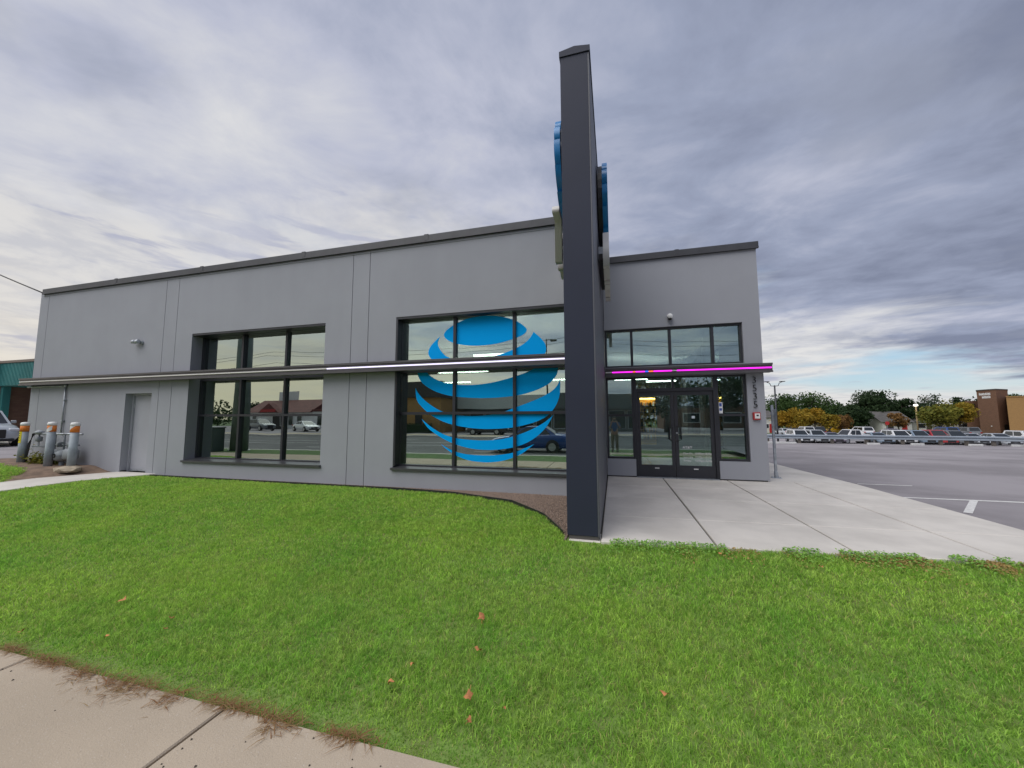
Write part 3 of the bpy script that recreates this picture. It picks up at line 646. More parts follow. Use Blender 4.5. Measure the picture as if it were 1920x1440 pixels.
gm = thing('gas_meter', 'grey gas meter set with pipes and valves on the wall behind the bollards', 'gas meter', (-15.1, 7.0, .15))
M_PIPE = mat('pipe_grey', (.20, .22, .235), .55, .15, 6.)
gp = lambda n, mb, m=M_PIPE, sm=True: part(gm, n, mb, m, sm)
gp('pipe', MB().tube([(-.85, -.02, .88), (1.0, -.02, .88)], .028, 8), M_STEEL); gp('pipe', MB().tube([(-.45, 0, .58), (.85, 0, .58)], .026, 8))
for x in (-.12, .28, .70): gp('pipe', MB().tube([(x, -.02, .88), (x, -.02, .45)], .022, 8))
for k, x in enumerate((-.12, .30)):
    m_ = gp('meter_body', MB().lathe([(.08, -.02), (.15, .02), (.165, .12), (.15, .23), (.10, .27), (.05, .29)], (x, -.05, .16), 16), mat('meter_grey', (.26, .285, .30), .5, .1, 6.))
    part(gm, 'dial', MB().lathe([(.06, -.012), (.06, 0)], (x, -.205, .30), 14, 'y'), M_BLACK, parent=m_); part(gm, 'collar', MB().lathe([(.17, .0), (.17, .025)], (x, -.05, .28), 16), M_PIPE, parent=m_)
gp('meter_body', MB().bbox(.45, .80, -.15, .08, .18, .48, .05), MATS['meter_grey'])
gp('pipe', MB().tube([(.30, -.05, .17), (.30, -.05, -.2)], .05, 10))
gp('regulator', MB().lathe([(.04, 0), (.09, .03), (.10, .06), (.09, .09), (.03, .12)], (-.80, -.04, .86), 14), mat('regulator_grey', (.33, .36, .38), .5)); gp('valve', MB().bbox(-.86, -.74, -.10, .02, .66, .80, .02))
gp('pipe', MB().tube([(-.80, -.04, .9), (-.80, -.04, .52), (-.35, -.04, .52)], .022, 8)); gp('pipe', MB().tube([(-1.05, -.04, .52), (-.80, -.04, .52)], .02, 8))
gp('hose', MB().tube([(-.85, -.05, .90), (-1.02, -.06, .87), (-1.12, -.08, .6), (-1.15, -.1, .25), (-1.12, -.1, -.05)], .03, 8), M_BLACK)
gp('brace', MB().tube([(-.35, -.04, .52), (-.62, -.02, .02)], .012, 6)); gp('valve', MB().bbox(.05, .15, -.08, .04, .52, .66, .02)); gp('valve', MB().bbox(.50, .60, -.08, .04, .52, .66, .02))
# overhead service wire to the corner of the roof
a = Vector((XL+.05, Y1+.1, 5.33)); b = Vector((-40, 8.5, 13.9)); pts = [a.lerp(b, t)-Vector((0, 0, 0.25*4*t*(1-t))) for t in np.linspace(0, 1, 14)]
tag(mesh_obj('service_wire', MB().tube(pts, .02, 6), M_BLACK, None, True), 'thin black overhead wire attached to the left roof corner', 'wire')

# perforated sign post beside the entry corner
pz = -.02
po = thing('sign_post', 'perforated galvanised sign post bolted to the pavement beside the entry corner', 'sign post', (3.72, 10.56, pz))
mbp = MB(); holes = [(-.008, .008, z, z+.016) for z in np.arange(.12, 1.72, .05)]
mbp.wall(-.025, .025, .02, 1.76, holes, -.025, -.021); part(po, 'post', mbp, M_STEEL)
part(po, 'post_core', MB().box(-.0245, .0245, -.0205, .025, .02, 1.758), M_STEEL)
part(po, 'sign_plate', MB().box(.028, .032, -.15, .15, 1.15, 1.66), M_STEEL); part(po, 'base_plate', MB().bbox(-.09, .09, -.09, .09, 0, .02, .004), M_STEEL)
part(po, 'sleeve', MB().bbox(-.035, .035, -.035, .035, .02, .16, .004), M_STEEL)
for sx in (-1, 1):
    for sy in (-1, 1): part(po, 'bolt', MB().lathe([(.012, 0), (.012, .02)], (.065*sx, .065*sy, .02), 6), M_STEEL)

# guardrail across the end of the lot
RY, RZ = 32.0, LOT(32.0)
M_RAIL = mat('guardrail_galvanised', (.36, .41, .46), .5, .15, 1.2, metal=.35, streak=(.6, .6, 6))
gr = thing('guardrail', 'long galvanised guardrail across the far end of the parking lot', 'guardrail', (16, RY, RZ))
prof = [(0, .32), (-.05, .35), (-.05, .41), (.03, .45), (.03, .49), (-.05, .53), (-.05, .59), (0, .62)]
path_pts = [(9.0, 32.3), (13, 32.2), (17, 32.1), (21, 31.9), (23.5, 31.6), (26, 30.4), (28.5, 28.6)]
for (x0, y0), (x1, y1) in zip(path_pts[:-1], path_pts[1:]):
    d = Vector((x1-x0, y1-y0)).normalized(); n = Vector((d.y, -d.x)); mb = MB()
    vs = [(x+n.x*-o-16, y+n.y*-o-RY, z) for (x, y) in ((x0, y0), (x1, y1)) for o, z in prof]
    k = len(prof); mb.add(vs, [(i, i+1, k+i+1, k+i) for i in range(k-1)]); mesh_obj('rail', mb, M_RAIL, gr)
for i in range(len(path_pts)-1):
    for t in (0, .5):
        x = path_pts[i][0]*(1-t)+path_pts[i+1][0]*t; y = path_pts[i][1]*(1-t)+path_pts[i+1][1]*t+.12
        part(gr, 'post', MB().box(x-16-.08, x-16+.08, y-RY-.07, y-RY+.07, -.3, .6), mat('weathered_wood', (.13, .115, .10), .9, .2, 4.))
for k, (x, lab) in enumerate(((11.2, 'leftmost'), (16.9, 'second from left'), (19.3, 'third from left'), (22.3, 'fourth from left'), (24.4, 'rightmost'))):
    o = mesh_obj('wheel_stop', MB().bbox(-.35 if k else -1.2, .35 if k else 1.2, -.08, .08, -.05, .13, .03), mat('white_concrete', (.55, .55, .54), .9, .08, 3.)); o.location = (x, 31.3, LOT(31.3)); tag(o, 'pale concrete wheel stop below the guardrail, %s of the row' % lab, 'wheel stop', 'wheel stops at the guardrail')

# ------------------------------------------------------------------ vehicles
M_TYRE = mat('tyre_rubber', (.016, .016, .016), .8); M_RIM = mat('alloy_rim', (.42, .43, .45), .3, metal=.8)
M_TRIM = mat('black_trim', (.018, .018, .02), .5); M_LAMP = mat('lamp_lens', (.66, .69, .72), .1, spec=.8); M_TAIL = mat('tail_lens', (.35, .015, .015), .15)
def paint(name, col): return mat('paint_'+name, col, .25, .03, .5, coat=.6)
PAINTS = dict(white=(.72, .73, .74), silver=(.42, .45, .48), bluegrey=(.22, .29, .37), red=(.42, .035, .04), grey=(.16, .17, .18), black=(.02, .021, .024), blue=(.015, .06, .24), tan=(.33, .29, .23), yellow=(.72, .44, .02), plum=(.17, .13, .18))
CARS = {}
def loft(stations, sub=True):
    mb = MB(); k = len(stations[0]); 
    for s in stations: mb.v += [tuple(p) for p in s]
    for i in range(len(stations)-1):
        for j in range(k-1): a = i*k+j; mb.f.append((a, a+1, a+k+1, a+k))
    mb.f.append(tuple(range(k))); mb.f.append(tuple((len(stations)-1)*k+j for j in range(k-1, -1, -1))); return mb
def make_car(kind):
    """x forward, wheels on z=0; body and cabin lofted from cross-sections, glass, wheels and lamps as parts"""
    spec = dict(sedan=(4.75, .915, .98, 1.45, [(-2.36, .62), (-2.25, .95), (-1.5, 1.02), (-.9, 1.0), (.2, .96), (.95, .97), (1.7, .86), (2.15, .74), (2.37, .52)], (-1.62, -.85, .18, 1.12)),
                suv=(4.8, .96, 1.10, 1.78, [(-2.38, .70), (-2.33, 1.12), (-1.5, 1.14), (-.9, 1.12), (.2, 1.10), (.95, 1.10), (1.75, 1.06), (2.22, .95), (2.39, .60)], (-2.26, -2.0, .30, 1.10)),
                pickup=(5.7, .99, 1.10, 1.85, [(-2.83, .70), (-2.80, 1.16), (-1.5, 1.16), (-.62, 1.16), (.2, 1.14), (1.2, 1.14), (2.1, 1.10), (2.65, 1.0), (2.84, .62)], (-.66, -.5, .72, 1.42)))[kind]
    L, W, zb, zr, top, (rb, rr_, fr, fb) = spec
    t = thing('parked_car', kind, 'car')
    def prof(w, zt): 
        zbot = .24 if kind == 'sedan' else .32
        h = [(-w*.86, zbot), (-w*.985, zbot+.14), (-w, (zbot+zt)/2), (-w*.965, zt-.07), (-w*.86, zt), (-w*.45, zt+.035)]
        return h+[(-a, b) for a, b in reversed(h)]
    st = []
    for x, zt in top:
        e = abs(x)/(L/2); w = W*(1-.16*max(0, (e-.70)/.30)**2)
        st.append([(x, a, b) for a, b in prof(w, zt)])
    body = mesh_obj('body', loft(st), None, t, True); body.data.materials.append(PM['white'])
    md = body.modifiers.new('round', 'SUBSURF'); md.levels = md.render_levels = 1
    wr, wb_ = W*.70, W*.90
    def cab(x, zt, wt, inset=0): return [(x, -wb_, zb-.05), (x, -wb_, zb)] 
    cb = MB(); B = [(rb, -wb_, zb-.06), (fb, -wb_, zb-.06), (fb, wb_, zb-.06), (rb, wb_, zb-.06)]; T = [(rr_, -wr, zr-.03), (fr, -wr, zr-.03), (fr, wr, zr-.03), (rr_, wr, zr-.03)]; U = [(rr_+.12, -wr*.8, zr), (fr-.12, -wr*.8, zr), (fr-.12, wr*.8, zr), (rr_+.12, wr*.8, zr)]
    cb.add(B+T+U, [(0, 1, 5, 4), (1, 2, 6, 5), (2, 3, 7, 6), (3, 0, 4, 7), (4, 5, 9, 8), (5, 6, 10, 9), (6, 7, 11, 10), (7, 4, 8, 11), (8, 9, 10, 11)])
    cabin = mesh_obj('cabin', cb, PM['white'], t)
    lerp = lambda p, q, s_: tuple(p[i]*(1-s_)+q[i]*s_ for i in range(3))
    def quad(name, A, Bq, C, Dq, u0, u1, v0, v1, off):
        P_ = lambda u, v: lerp(lerp(A, Bq, u), lerp(Dq, C, u), v)
        vs = [P_(u0, v0), P_(u1, v0), P_(u1, v1), P_(u0, v1)]; vs = [tuple(p[i]+off[i] for i in range(3)) for p in vs]
        mesh_obj(name, MB().add(vs, [(0, 1, 2, 3)]), G_CAR, t)
    quad('windshield', B[1], B[2], T[2], T[1], .06, .94, .12, .94, (.012, 0, .008)); quad('rear_window', B[3], B[0], T[0], T[3], .08, .92, .16, .92, (-.012, 0, .008))
    for s, (A, Bq, C, Dq) in ((-1, (B[0], B[1], T[1], T[0])), (1, (B[3], B[2], T[2], T[3]))):
        for u0, u1 in ((.10, .49), (.53, .90)): quad('side_window', A, Bq, C, Dq, u0, u1, .16, .90, (0, s*.012, .004))
    wh = .33 if kind == 'sedan' else .38; ax = L*.29
    for sx in (1, -1):
        for sy in (1, -1):
            arch = mesh_obj('wheel_arch', MB().lathe([(wh+.05, -.02), (wh+.05, .012)], (sx*ax+.02, sy*(W*.985), wh+.01), 20, 'y'), M_TRIM, t)
            wo_ = mesh_obj('wheel', MB().lathe([(wh*.9, -.11), (wh, -.08), (wh, .08), (wh*.9, .11)], (sx*ax+.02, sy*(W*.955), wh), 20, 'y'), M_TYRE, t, True)
            mesh_obj('rim', MB().lathe([(wh*.64, -.118), (wh*.66, .0), (wh*.64, .118)], (sx*ax+.02, sy*(W*.955), wh), 16, 'y'), M_RIM, wo_)
    zf = top[-2][1]
    for s in (-1, 1):
        mesh_obj('headlight', MB().bbox(L/2-.30, L/2-.07, s*W*.70-.17, s*W*.70+.17, zf-.20, zf-.06, .04), M_LAMP, t)
        mesh_obj('tail_light', MB().bbox(-L/2+.02, -L/2+.12, s*W*.72-.14, s*W*.72+.14, .78, .95, .02), M_TAIL, t)
        mesh_obj('mirror', MB().bbox(fb-.42, fb-.28, s*(W+.02)-.09, s*(W+.02)+.09, zb+.02, zb+.17, .03), PM['white'], t)
    mesh_obj('grille', MB().bbox(L/2-.12, L/2-.01, -.42, .42, .42, zf-.12, .02), M_TRIM, t); mesh_obj('bumper', MB().bbox(L/2-.16, L/2+.02, -W*.72, W*.72, .26, .40, .03), M_TRIM, t)
    mesh_obj('licence_plate', MB().box(-L/2-.012, -L/2+.01, -.2, .2, .62, .74), M_WHITE, t)
    return t
PM = {k: paint(k, v) for k, v in PAINTS.items()}
def car(kind, colour, x, y, z, rz, label, cat='car', group=None, name='parked_car'):
    if kind not in CARS: CARS[kind] = [make_car(kind), False]
    proto, used = CARS[kind]
    if used: o = copy_tree(proto)
    else: o = proto; CARS[kind][1] = True
    o.name = name; o.location = (x, y, z); o.rotation_euler = (0, 0, rz); tag(o, label, cat, group)
    if group is None and 'group' in o: del o['group']
    for c in o.children:
        if c.name.split('.')[0] in ('body', 'cabin', 'mirror'):
            c.material_slots[0].link = 'OBJECT'; c.material_slots[0].material = PM[colour]
    return o
GRP = 'cars parked in the lower lot beyond the guardrail'
def px_x(u, Y): return float(onY(u, 812, Y)[0])
near = [(1499, 'suv', 'white', 'white sport utility vehicle parked first from left behind the guardrail'), (1529, 'suv', 'silver', 'silver sport utility vehicle parked second from left behind the guardrail'),
        (1556, 'sedan', 'plum', 'dusky purple car parked right of the silver sport utility vehicle'), (1600, 'pickup', 'white', 'white pickup truck parked under the tall green tree'),
        (1645, 'sedan', 'bluegrey', 'blue-grey car parked right of the white pickup truck'), (1684, 'suv', 'white', 'white sport utility vehicle parked in front of the white bungalow'),
        (1719, 'suv', 'bluegrey', 'blue-grey sport utility vehicle parked left of the red pickup'), (1751, 'pickup', 'red', 'bright red pickup truck parked behind the guardrail'),
        (1783, 'suv', 'grey', 'dark grey sport utility vehicle parked right of the red pickup'), (1817, 'sedan', 'silver', 'silver car parked in front of the brick tower'), (1868, 'sedan', 'silver', 'silver car parked farthest right before the tan wall'), (1921, 'suv', 'white', 'white vehicle cut off by the right edge of the picture')]
for i, (u, k, c, lab) in enumerate(near): car(k, c, px_x(u, 61), 61+random.uniform(-.4, .4), -2.1, R(-90+random.uniform(-4, 4)) if i != 3 else R(196), lab, 'truck' if k == 'pickup' else 'car', GRP)
far = [(1470, 'sedan', 'silver', 'silver car in the far row below the twin-arm lamp post'), (1490, 'sedan', 'black', 'black car in the far row below the yellow trees, left one'), (1509, 'suv', 'white', 'white car in the far row below the yellow trees'), (1528, 'suv', 'black', 'black sport utility vehicle in the far row below the yellow trees'),
       (1613, 'suv', 'white', 'white vehicle in the far row behind the white pickup'), (1668, 'sedan', 'plum', 'dark car in the far row near the red stop sign'), (1768, 'suv', 'blue', 'blue vehicle in the far row behind the red pickup'), (1806, 'suv', 'grey', 'dark grey vehicle in the far row left of the brick tower')]
for u, k, c, lab in far: car(k, c, px_x(u, 82), 82, -2.1, R(90+random.uniform(-5, 5)), lab, 'car', GRP)
car('suv', 'yellow', px_x(1571, 93), 94, -2.15, R(180), 'small yellow vehicle among the trees beyond the lot', 'van', None, 'yellow_van')
# neighbour's vehicle at the left edge
so = car('suv', 'silver', -30.6, 11.2, .12, R(-9), 'silver sport utility vehicle nose at the left edge of the picture', 'car', None, 'parked_car')
# vehicles seen reflected
car('sedan', 'blue', -4.6, -6.2, -.47, R(180), 'blue sedan driving past, reflected in the logo window', 'car', None, 'driving_car')
car('sedan', 'black', -13.5, -24.5, -.34, R(180), 'dark sedan parked across the street, reflected in the logo window', 'car', None)
car('sedan', 'white', -41.0, -28.0, -.34, R(20), 'white sedan across the street, reflected in the left window', 'car', None)
car('sedan', 'white', -37.0, -30.5, -.34, R(-160), 'second white sedan across the street behind the first one', 'car', None)
car('pickup', 'red', -35.0, -33.5, -.34, R(170), 'red pickup across the street, reflected at the edge of the left window', 'truck', None)
car('suv', 'grey', -53.0, -31.5, -.34, R(10), 'grey vehicle before the red-roofed restaurant, reflected in the left window', 'car', None)

# ------------------------------------------------------------------ trees
def leaf_mat(name, c1, c2, trans=.35):
    m = bpy.data.materials.new(name); m.use_nodes = True; t = NT(m.node_tree); b = t.n['Principled BSDF']; b.inputs['Roughness'].default_value = .65; b.inputs['Specular IOR Level'].default_value = .2
    at = t.node('ShaderNodeAttribute'); at.attribute_name = 'rnd'
    col = t.mix(at.outputs['Fac'], c1, c2); t.l.new(col, b.inputs['Base Color'])
    tr = t.node('ShaderNodeBsdfTranslucent'); t.l.new(col, tr.inputs[0]); mx = t.node('ShaderNodeMixShader'); mx.inputs[0].default_value = trans
    t.l.new(b.outputs[0], mx.inputs[1]); t.l.new(tr.outputs[0], mx.inputs[2]); t.l.new(mx.outputs[0], t.n['Material Output'].inputs[0]); return m
LEAF = dict(green=leaf_mat('leaves_green', (.035, .075, .022), (.085, .14, .04)), dark=leaf_mat('leaves_dark', (.020, .042, .018), (.05, .085, .032)),
            yellow=leaf_mat('leaves_yellow', (.22, .20, .03), (.42, .26, .03)), gold=leaf_mat('leaves_gold', (.26, .20, .025), (.46, .27, .03)), olive=leaf_mat('leaves_olive', (.12, .15, .03), (.26, .23, .035)), rust=leaf_mat('leaves_rust', (.16, .10, .04), (.28, .15, .05)))
M_BARK = mat('bark', (.085, .07, .055), .95, .25, 6., .5, 30)
def quads_mesh(name, c, u, v, rnd, m, tri=False):
    """many small leaf faces as one mesh: centres c, half axes u, v, one random value per face"""
    n = len(c); co = np.stack([c-u, c-v*.6, c+u, c+v*.6], 1).reshape(-1, 3)
    me = bpy.data.meshes.new(name); me.vertices.add(4*n); me.vertices.foreach_set('co', co.astype(np.float32).ravel())
    me.loops.add(4*n); me.loops.foreach_set('vertex_index', np.arange(4*n, dtype=np.int32)); me.polygons.add(n)
    me.polygons.foreach_set('loop_start', np.arange(0, 4*n, 4, dtype=np.int32)); me.polygons.foreach_set('loop_total', np.full(n, 4, dtype=np.int32))
    at = me.attributes.new('rnd', 'FLOAT', 'POINT'); at.data.foreach_set('value', np.repeat(rnd, 4).astype(np.float32))
    me.materials.append(m); me.update(); return me
def rand_dirs(n, r): d = r.normal(size=(n, 3)); return d/np.linalg.norm(d, axis=1, keepdims=True)
def tree(name, label, x, y, z, h, w, kind, seed, trunk_h=.22, leaves=2600, lobes=16, bare=0., group=None, leaf=.26, cat='tree'):
    r = np.random.default_rng(seed); t = thing(name, label, cat, (x, y, z), 0, group)
    ch = h*(1-trunk_h); cz_ = h*trunk_h+ch*.5; mb = MB()
    mb.tube([(0, 0, -.3), (.03*w, 0, h*trunk_h), (.0, .02*w, h*.55), (0, 0, h*.8)], [.035*h+.02, .026*h, .016*h, .006*h], 8)
    cl = []
    for k in range(lobes):
        d = rand_dirs(1, r)[0]; rad_ = r.uniform(.35, .95)**.6
        c = np.array([d[0]*w*.5*rad_*.85, d[1]*w*.5*rad_*.85, cz_+d[2]*ch*.5*rad_*.82]); s_ = r.uniform(.16, .30)*min(w, ch*1.2)
        cl.append((c, s_)); b0 = np.array([0, 0, h*r.uniform(trunk_h*.8, .6)]); mid = (b0+c)/2+np.array([0, 0, -.03*h])
        if b0[2] < c[2]+.1*h: mb.tube([tuple(b0), tuple(mid), tuple(c)], [.012*h, .008*h, .003*h], 5)
        if bare:
            for q in range(3): e_ = c+rand_dirs(1, r)[0]*np.array([.14*w, .14*w, .1*h])+np.array([0, 0, .06*h]); mb.tube([tuple(c), tuple((c+e_)/2+rand_dirs(1, r)[0]*.02*h), tuple(e_)], [.004*h, .003*h, .0012*h], 4)
    part(t, 'trunk', mb, M_BARK, True)
    per = leaves//lobes; C = []; RN = []
    for c, s_ in cl:
        n = int(per*r.uniform(.6, 1.3)); d = rand_dirs(n, r); rr = r.random(n)**.45
        C.append(c+d*rr[:, None]*s_*np.array([1, 1, .8])); RN.append(np.clip(r.normal(.5+.35*(r.random()-.5), .22, n), 0, 1))
    C = np.concatenate(C); RN = np.concatenate(RN); n = len(C); lf = leaf*r.uniform(.6, 1.3, n)[:, None]
    u = rand_dirs(n, r); v = np.cross(u, rand_dirs(n, r)); v /= np.linalg.norm(v, axis=1, keepdims=True)+1e-6
    me = quads_mesh('crown', C, u*lf, v*lf, RN, LEAF[kind]); mesh_obj('crown', me, None, t); return t
def tree_px(name, label, u0, u1, vt, Y, kind, seed, zb=-2.2, **kw):
    x = .5*(onY(u0, 790, Y)[0]+onY(u1, 790, Y)[0]); wd = (onY(u1, 790, Y)[0]-onY(u0, 790, Y)[0])*1.02; h = onY((u0+u1)/2, vt, Y)[2]-zb
    return tree(name, label, float(x), Y, zb, float(h), float(wd), kind, seed, **kw)
GT = 'trees beyond the lower parking lot'
tree_px('leafy_tree', 'broad green tree behind the twin-arm lamp post', 1418, 1500, 736, 112, 'green', 11, group=GT, leaves=7000, lobes=34, trunk_h=.06)
tree_px('leafy_tree', 'green tree filling the skyline above the yellow trees', 1478, 1566, 737, 114, 'green', 12, group=GT, leaves=7000, lobes=34, trunk_h=.06)
tree_px('leafy_tree', 'low grey-green tree in the dip of the skyline', 1548, 1600, 757, 118, 'dark', 13, group=GT, leaves=4200, lobes=24, trunk_h=.08)
tree_px('leafy_tree', 'tall dark green tree with a feathery open top', 1600, 1678, 727, 108, 'dark', 14, group=GT, leaves=6500, lobes=34, trunk_h=.1)
tree_px('leafy_tree', 'rounded dark tree left of the feathery tall tree', 1566, 1632, 757, 103, 'dark', 15, group=GT, leaves=5500, lobes=30, trunk_h=.1)
tree_px('leafy_tree', 'dark green tree right of the feathery tall tree', 1660, 1728, 741, 110, 'dark', 16, group=GT, leaves=6000, lobes=30, trunk_h=.08)
tree_px('bare_tree', 'half-bare dark tree with twigs against the sky', 1712, 1776, 731, 116, 'dark', 17, group=GT, leaves=1500, lobes=18, trunk_h=.15, bare=1., leaf=.22)
tree_px('leafy_tree', 'dark tree just left of the brick tower', 1770, 1826, 744, 118, 'dark', 18, group=GT, leaves=2000, lobes=16, bare=1.)
tree_px('leafy_tree', 'small green treetop behind the tan wall at the right', 1880, 1925, 734, 125, 'green', 19, group=GT, leaves=1600, lobes=12)
GY_ = 'autumn trees along the lower parking lot'
tree_px('autumn_tree', 'yellow-orange tree nearest the twin-arm lamp post', 1452, 1500, 764, 91, 'gold', 21, group=GY_, leaves=2400, leaf=.24)
tree_px('autumn_tree', 'bright yellow tree second in the autumn row', 1484, 1524, 771, 90, 'yellow', 22, group=GY_, leaves=2000, leaf=.22)
tree_px('autumn_tree', 'orange-topped tree in the middle of the autumn row', 1506, 1548, 763, 92, 'gold', 23, group=GY_, leaves=2200, leaf=.22)
tree_px('autumn_tree', 'yellow-green tree fourth in the autumn row', 1536, 1572, 772, 90, 'yellow', 24, group=GY_, leaves=1900, leaf=.22)
tree_px('autumn_tree', 'brownish tree at the right end of the autumn row', 1560, 1598, 776, 92, 'rust', 25, group=GY_, leaves=1900, leaf=.22)
tree_px('autumn_tree', 'small orange tree before the white bungalow', 1664, 1702, 772, 96, 'rust', 26, group=GY_, leaves=1500, leaf=.2)
tree_px('autumn_tree', 'wide yellow-green tree left of the brick tower', 1722, 1800, 752, 88, 'olive', 27, group=GY_, leaves=3400, lobes=22, leaf=.24, trunk_h=.25)
tree_px('autumn_tree', 'yellow-tipped tree touching the brick tower', 1768, 1830, 754, 89, 'yellow', 28, group=GY_, leaves=2600, lobes=18, leaf=.24, trunk_h=.28)
# row of wood closing the far horizon, one mass
C = []; r = np.random.default_rng(99)
for k in range(70):
    x = -40+k*4.2; y = 150+r.uniform(-6, 6); n = 260; d = rand_dirs(n, r)*(r.random(n)**.4)[:, None]; hh = r.uniform(3.2, 5.0); C.append(np.array([x, y, -2.2+hh])+d*np.array([4., 3., hh]))
C = np.concatenate(C); n = len(C); u = rand_dirs(n, r)*.55; v = np.cross(u, rand_dirs(n, r)); tag(mesh_obj('far_wood', quads_mesh('far_wood', C, u, v, r.random(n), LEAF['dark']), None), 'dark far-off wood closing the horizon', 'wood', kind='stuff')

C = []; r = np.random.default_rng(98)
for k in range(52):
    x = -150+k*5.; y = -66+r.uniform(-4, 4); n = 260; d = rand_dirs(n, r)*(r.random(n)**.4)[:, None]; hh = r.uniform(2.2, 3.6); C.append(np.array([x, y, -.5+hh])+d*np.array([4.5, 3., hh]))
C = np.concatenate(C); n = len(C); u = rand_dirs(n, r)*.45; v = np.cross(u, rand_dirs(n, r)); tag(mesh_obj('street_wood', quads_mesh('street_wood', C, u, v, r.random(n), LEAF['dark']), None), 'dark mass of trees far behind the shops across the street', 'wood', kind='stuff')

# ------------------------------------------------------------------ background buildings on the right
M_SHING = mat('shingles', (.10, .095, .09), .95, .2, 1.5); M_SIDING = mat('white_siding', (.60, .60, .57), .8, .04, .5); M_BEIGE = mat('beige_siding', (.42, .38, .30), .8, .05, .5)
def house(x, y, z, wd, dp, hw, hr, m, label, rz=0., seed=1, doors=True):
    t = thing('house', label, 'house', (x, y, z), rz, 'small houses beyond the lower parking lot')
    part(t, 'wall', MB().box(-wd/2, wd/2, -dp/2, dp/2, -.3, hw), m)
    part(t, 'gable_roof', MB().prism([(-dp/2-.4, hw-.1), (0, hw+hr), (dp/2+.4, hw-.1), (0, hw+hr-.25)], -wd/2-.4, wd/2+.4, lambda a, b, c: (c, a, b)), M_SHING)
    part(t, 'gable', MB().prism([(-dp/2, hw), (0, hw+hr-.3), (dp/2, hw)], -wd/2, wd/2, lambda a, b, c: (c, a, b)), m)
    n = max(2, int(wd/3.2)); 
    for k in range(n):
        cx_ = -wd/2+wd*(k+.5)/n
        if k == n//2 and doors: part(t, 'door', MB().box(cx_-.45, cx_+.45, -dp/2-.05, -dp/2+.02, 0, 2.05), M_RED if seed % 2 else M_BARK); continue
        f = part(t, 'window', MB().wall(cx_-.75, cx_+.75, 1.0, 2.1, [(cx_-.67, cx_+.67, 1.08, 2.02)], -dp/2-.06, -dp/2+.02), M_WHITE); part(t, 'pane', MB().box(cx_-.67, cx_+.67, -dp/2-.03, -dp/2-.02, 1.08, 2.02), G_HOUSE, parent=f)
    return t
def house_px(u0, u1, Y, hw, hr, m, label, seed, rz=0.):
    a = onY(u0, 800, Y)[0]; b = onY(u1, 800, Y)[0]; house((a+b)/2, Y+4, -2.2, (b-a), 8, hw, hr, m, label, rz, seed)
house_px(1655, 1710, 100, 2.6, 2.2, M_SIDING, 'white bungalow with dark roof behind the small orange tree', 1)
house_px(1722, 1748, 106, 2.5, 1.6, M_SIDING, 'narrow white house right of the lit street lamp', 2)
house_px(1755, 1792, 112, 2.7, 1.6, M_SIDING, 'white house half hidden by the wide yellow-green tree', 3)
house_px(1806, 1828, 104, 2.4, 1.8, M_BEIGE, 'pale gabled house left of the brick tower', 4)
house_px(1586, 1622, 108, 2.5, 1.6, M_BEIGE, 'beige house behind the dark rounded tree', 5)
house_px(1500, 1560, 110, 2.4, 1.4, M_BEIGE, 'beige house hidden behind the yellow trees', 6)
house_px(1430, 1452, 100, 3.6, 1.6, M_SIDING, 'white house peeking out beside the entry corner', 7)
# brick church with a stepped tower
def brick_mat(name, c1, c2):
    m = mat(name, c1, .9); t = NT(m.node_tree); b = t.n['Principled BSDF']; g = t.node('ShaderNodeNewGeometry').outputs['Position']; x_, y_, z_ = t.sep(g)
    bt = t.node('ShaderNodeTexBrick'); t.put(bt.inputs['Vector'], t.vec(t.m('ADD', x_, y_), z_, 0.)); bt.inputs['Scale'].default_value = 2.2; bt.inputs['Color1'].default_value = c1+(1,); bt.inputs['Color2'].default_value = c2+(1,); bt.inputs['Mortar'].default_value = tuple(c*.8 for c in c1)+(1,); bt.inputs['Mortar Size'].default_value = .012
    t.l.new(bt.outputs[0], b.inputs['Base Color']); return m
M_BRK = brick_mat('brown_brick', (.20, .105, .065), (.15, .08, .05)); M_TAN = brick_mat('tan_brick', (.40, .235, .085), (.36, .21, .08))
CYb = 94.; X = lambda u, Y=CYb: float(onY(u, 800, Y)[0])
def rayxy(u, Y): p = onY(u, 800, Y); return (float(p[0]), Y)
def prism_px(root, name, pts, z0, z1, m, parent=None):
    return part(root, name, MB().prism([(p[0]-root.location.x, p[1]-root.location.y) for p in pts], z0, z1), m, parent=parent)
ch = thing('brick_tower', 'brown brick tower building with white lettering near its top', 'building', (X(1860), CYb, -2.2)); TH = 8.7
L_, C_, R_ = rayxy(1838, 96.5), rayxy(1875, 93), rayxy(1897, 95.5)
prism_px(ch, 'tower', [L_, C_, R_, rayxy(1896, 103), rayxy(1839, 103)], -.4, TH, M_BRK)
prism_px(ch, 'parapet', [rayxy(1837, 96.45), rayxy(1875, 92.9), rayxy(1898, 95.45), rayxy(1897, 103.1), rayxy(1838, 103.1)], TH+.002, TH+.18, M_SEAL)
prism_px(ch, 'side_wing', [rayxy(1814, 99), rayxy(1837.5, 99), rayxy(1838, 106), rayxy(1815, 106)], -.4, TH-1.9, M_BRK)
prism_px(ch, 'recess_window', [rayxy(1827, 98.9), rayxy(1833, 98.9), rayxy(1833, 98.98), rayxy(1827, 98.98)], 4.3, 6.2, G_HOUSE)
mid = lambda a, b, t, o=0.: (a[0]*(1-t)+b[0]*t-o*.4, a[1]*(1-t)+b[1]*t-o)
prism_px(ch, 'doorway', [mid(C_, R_, .38, .05), mid(C_, R_, .72, .05), mid(C_, R_, .72, .0), mid(C_, R_, .38, .0)], 0, 2.1, M_BLACK)
rt_ = random.Random(8)
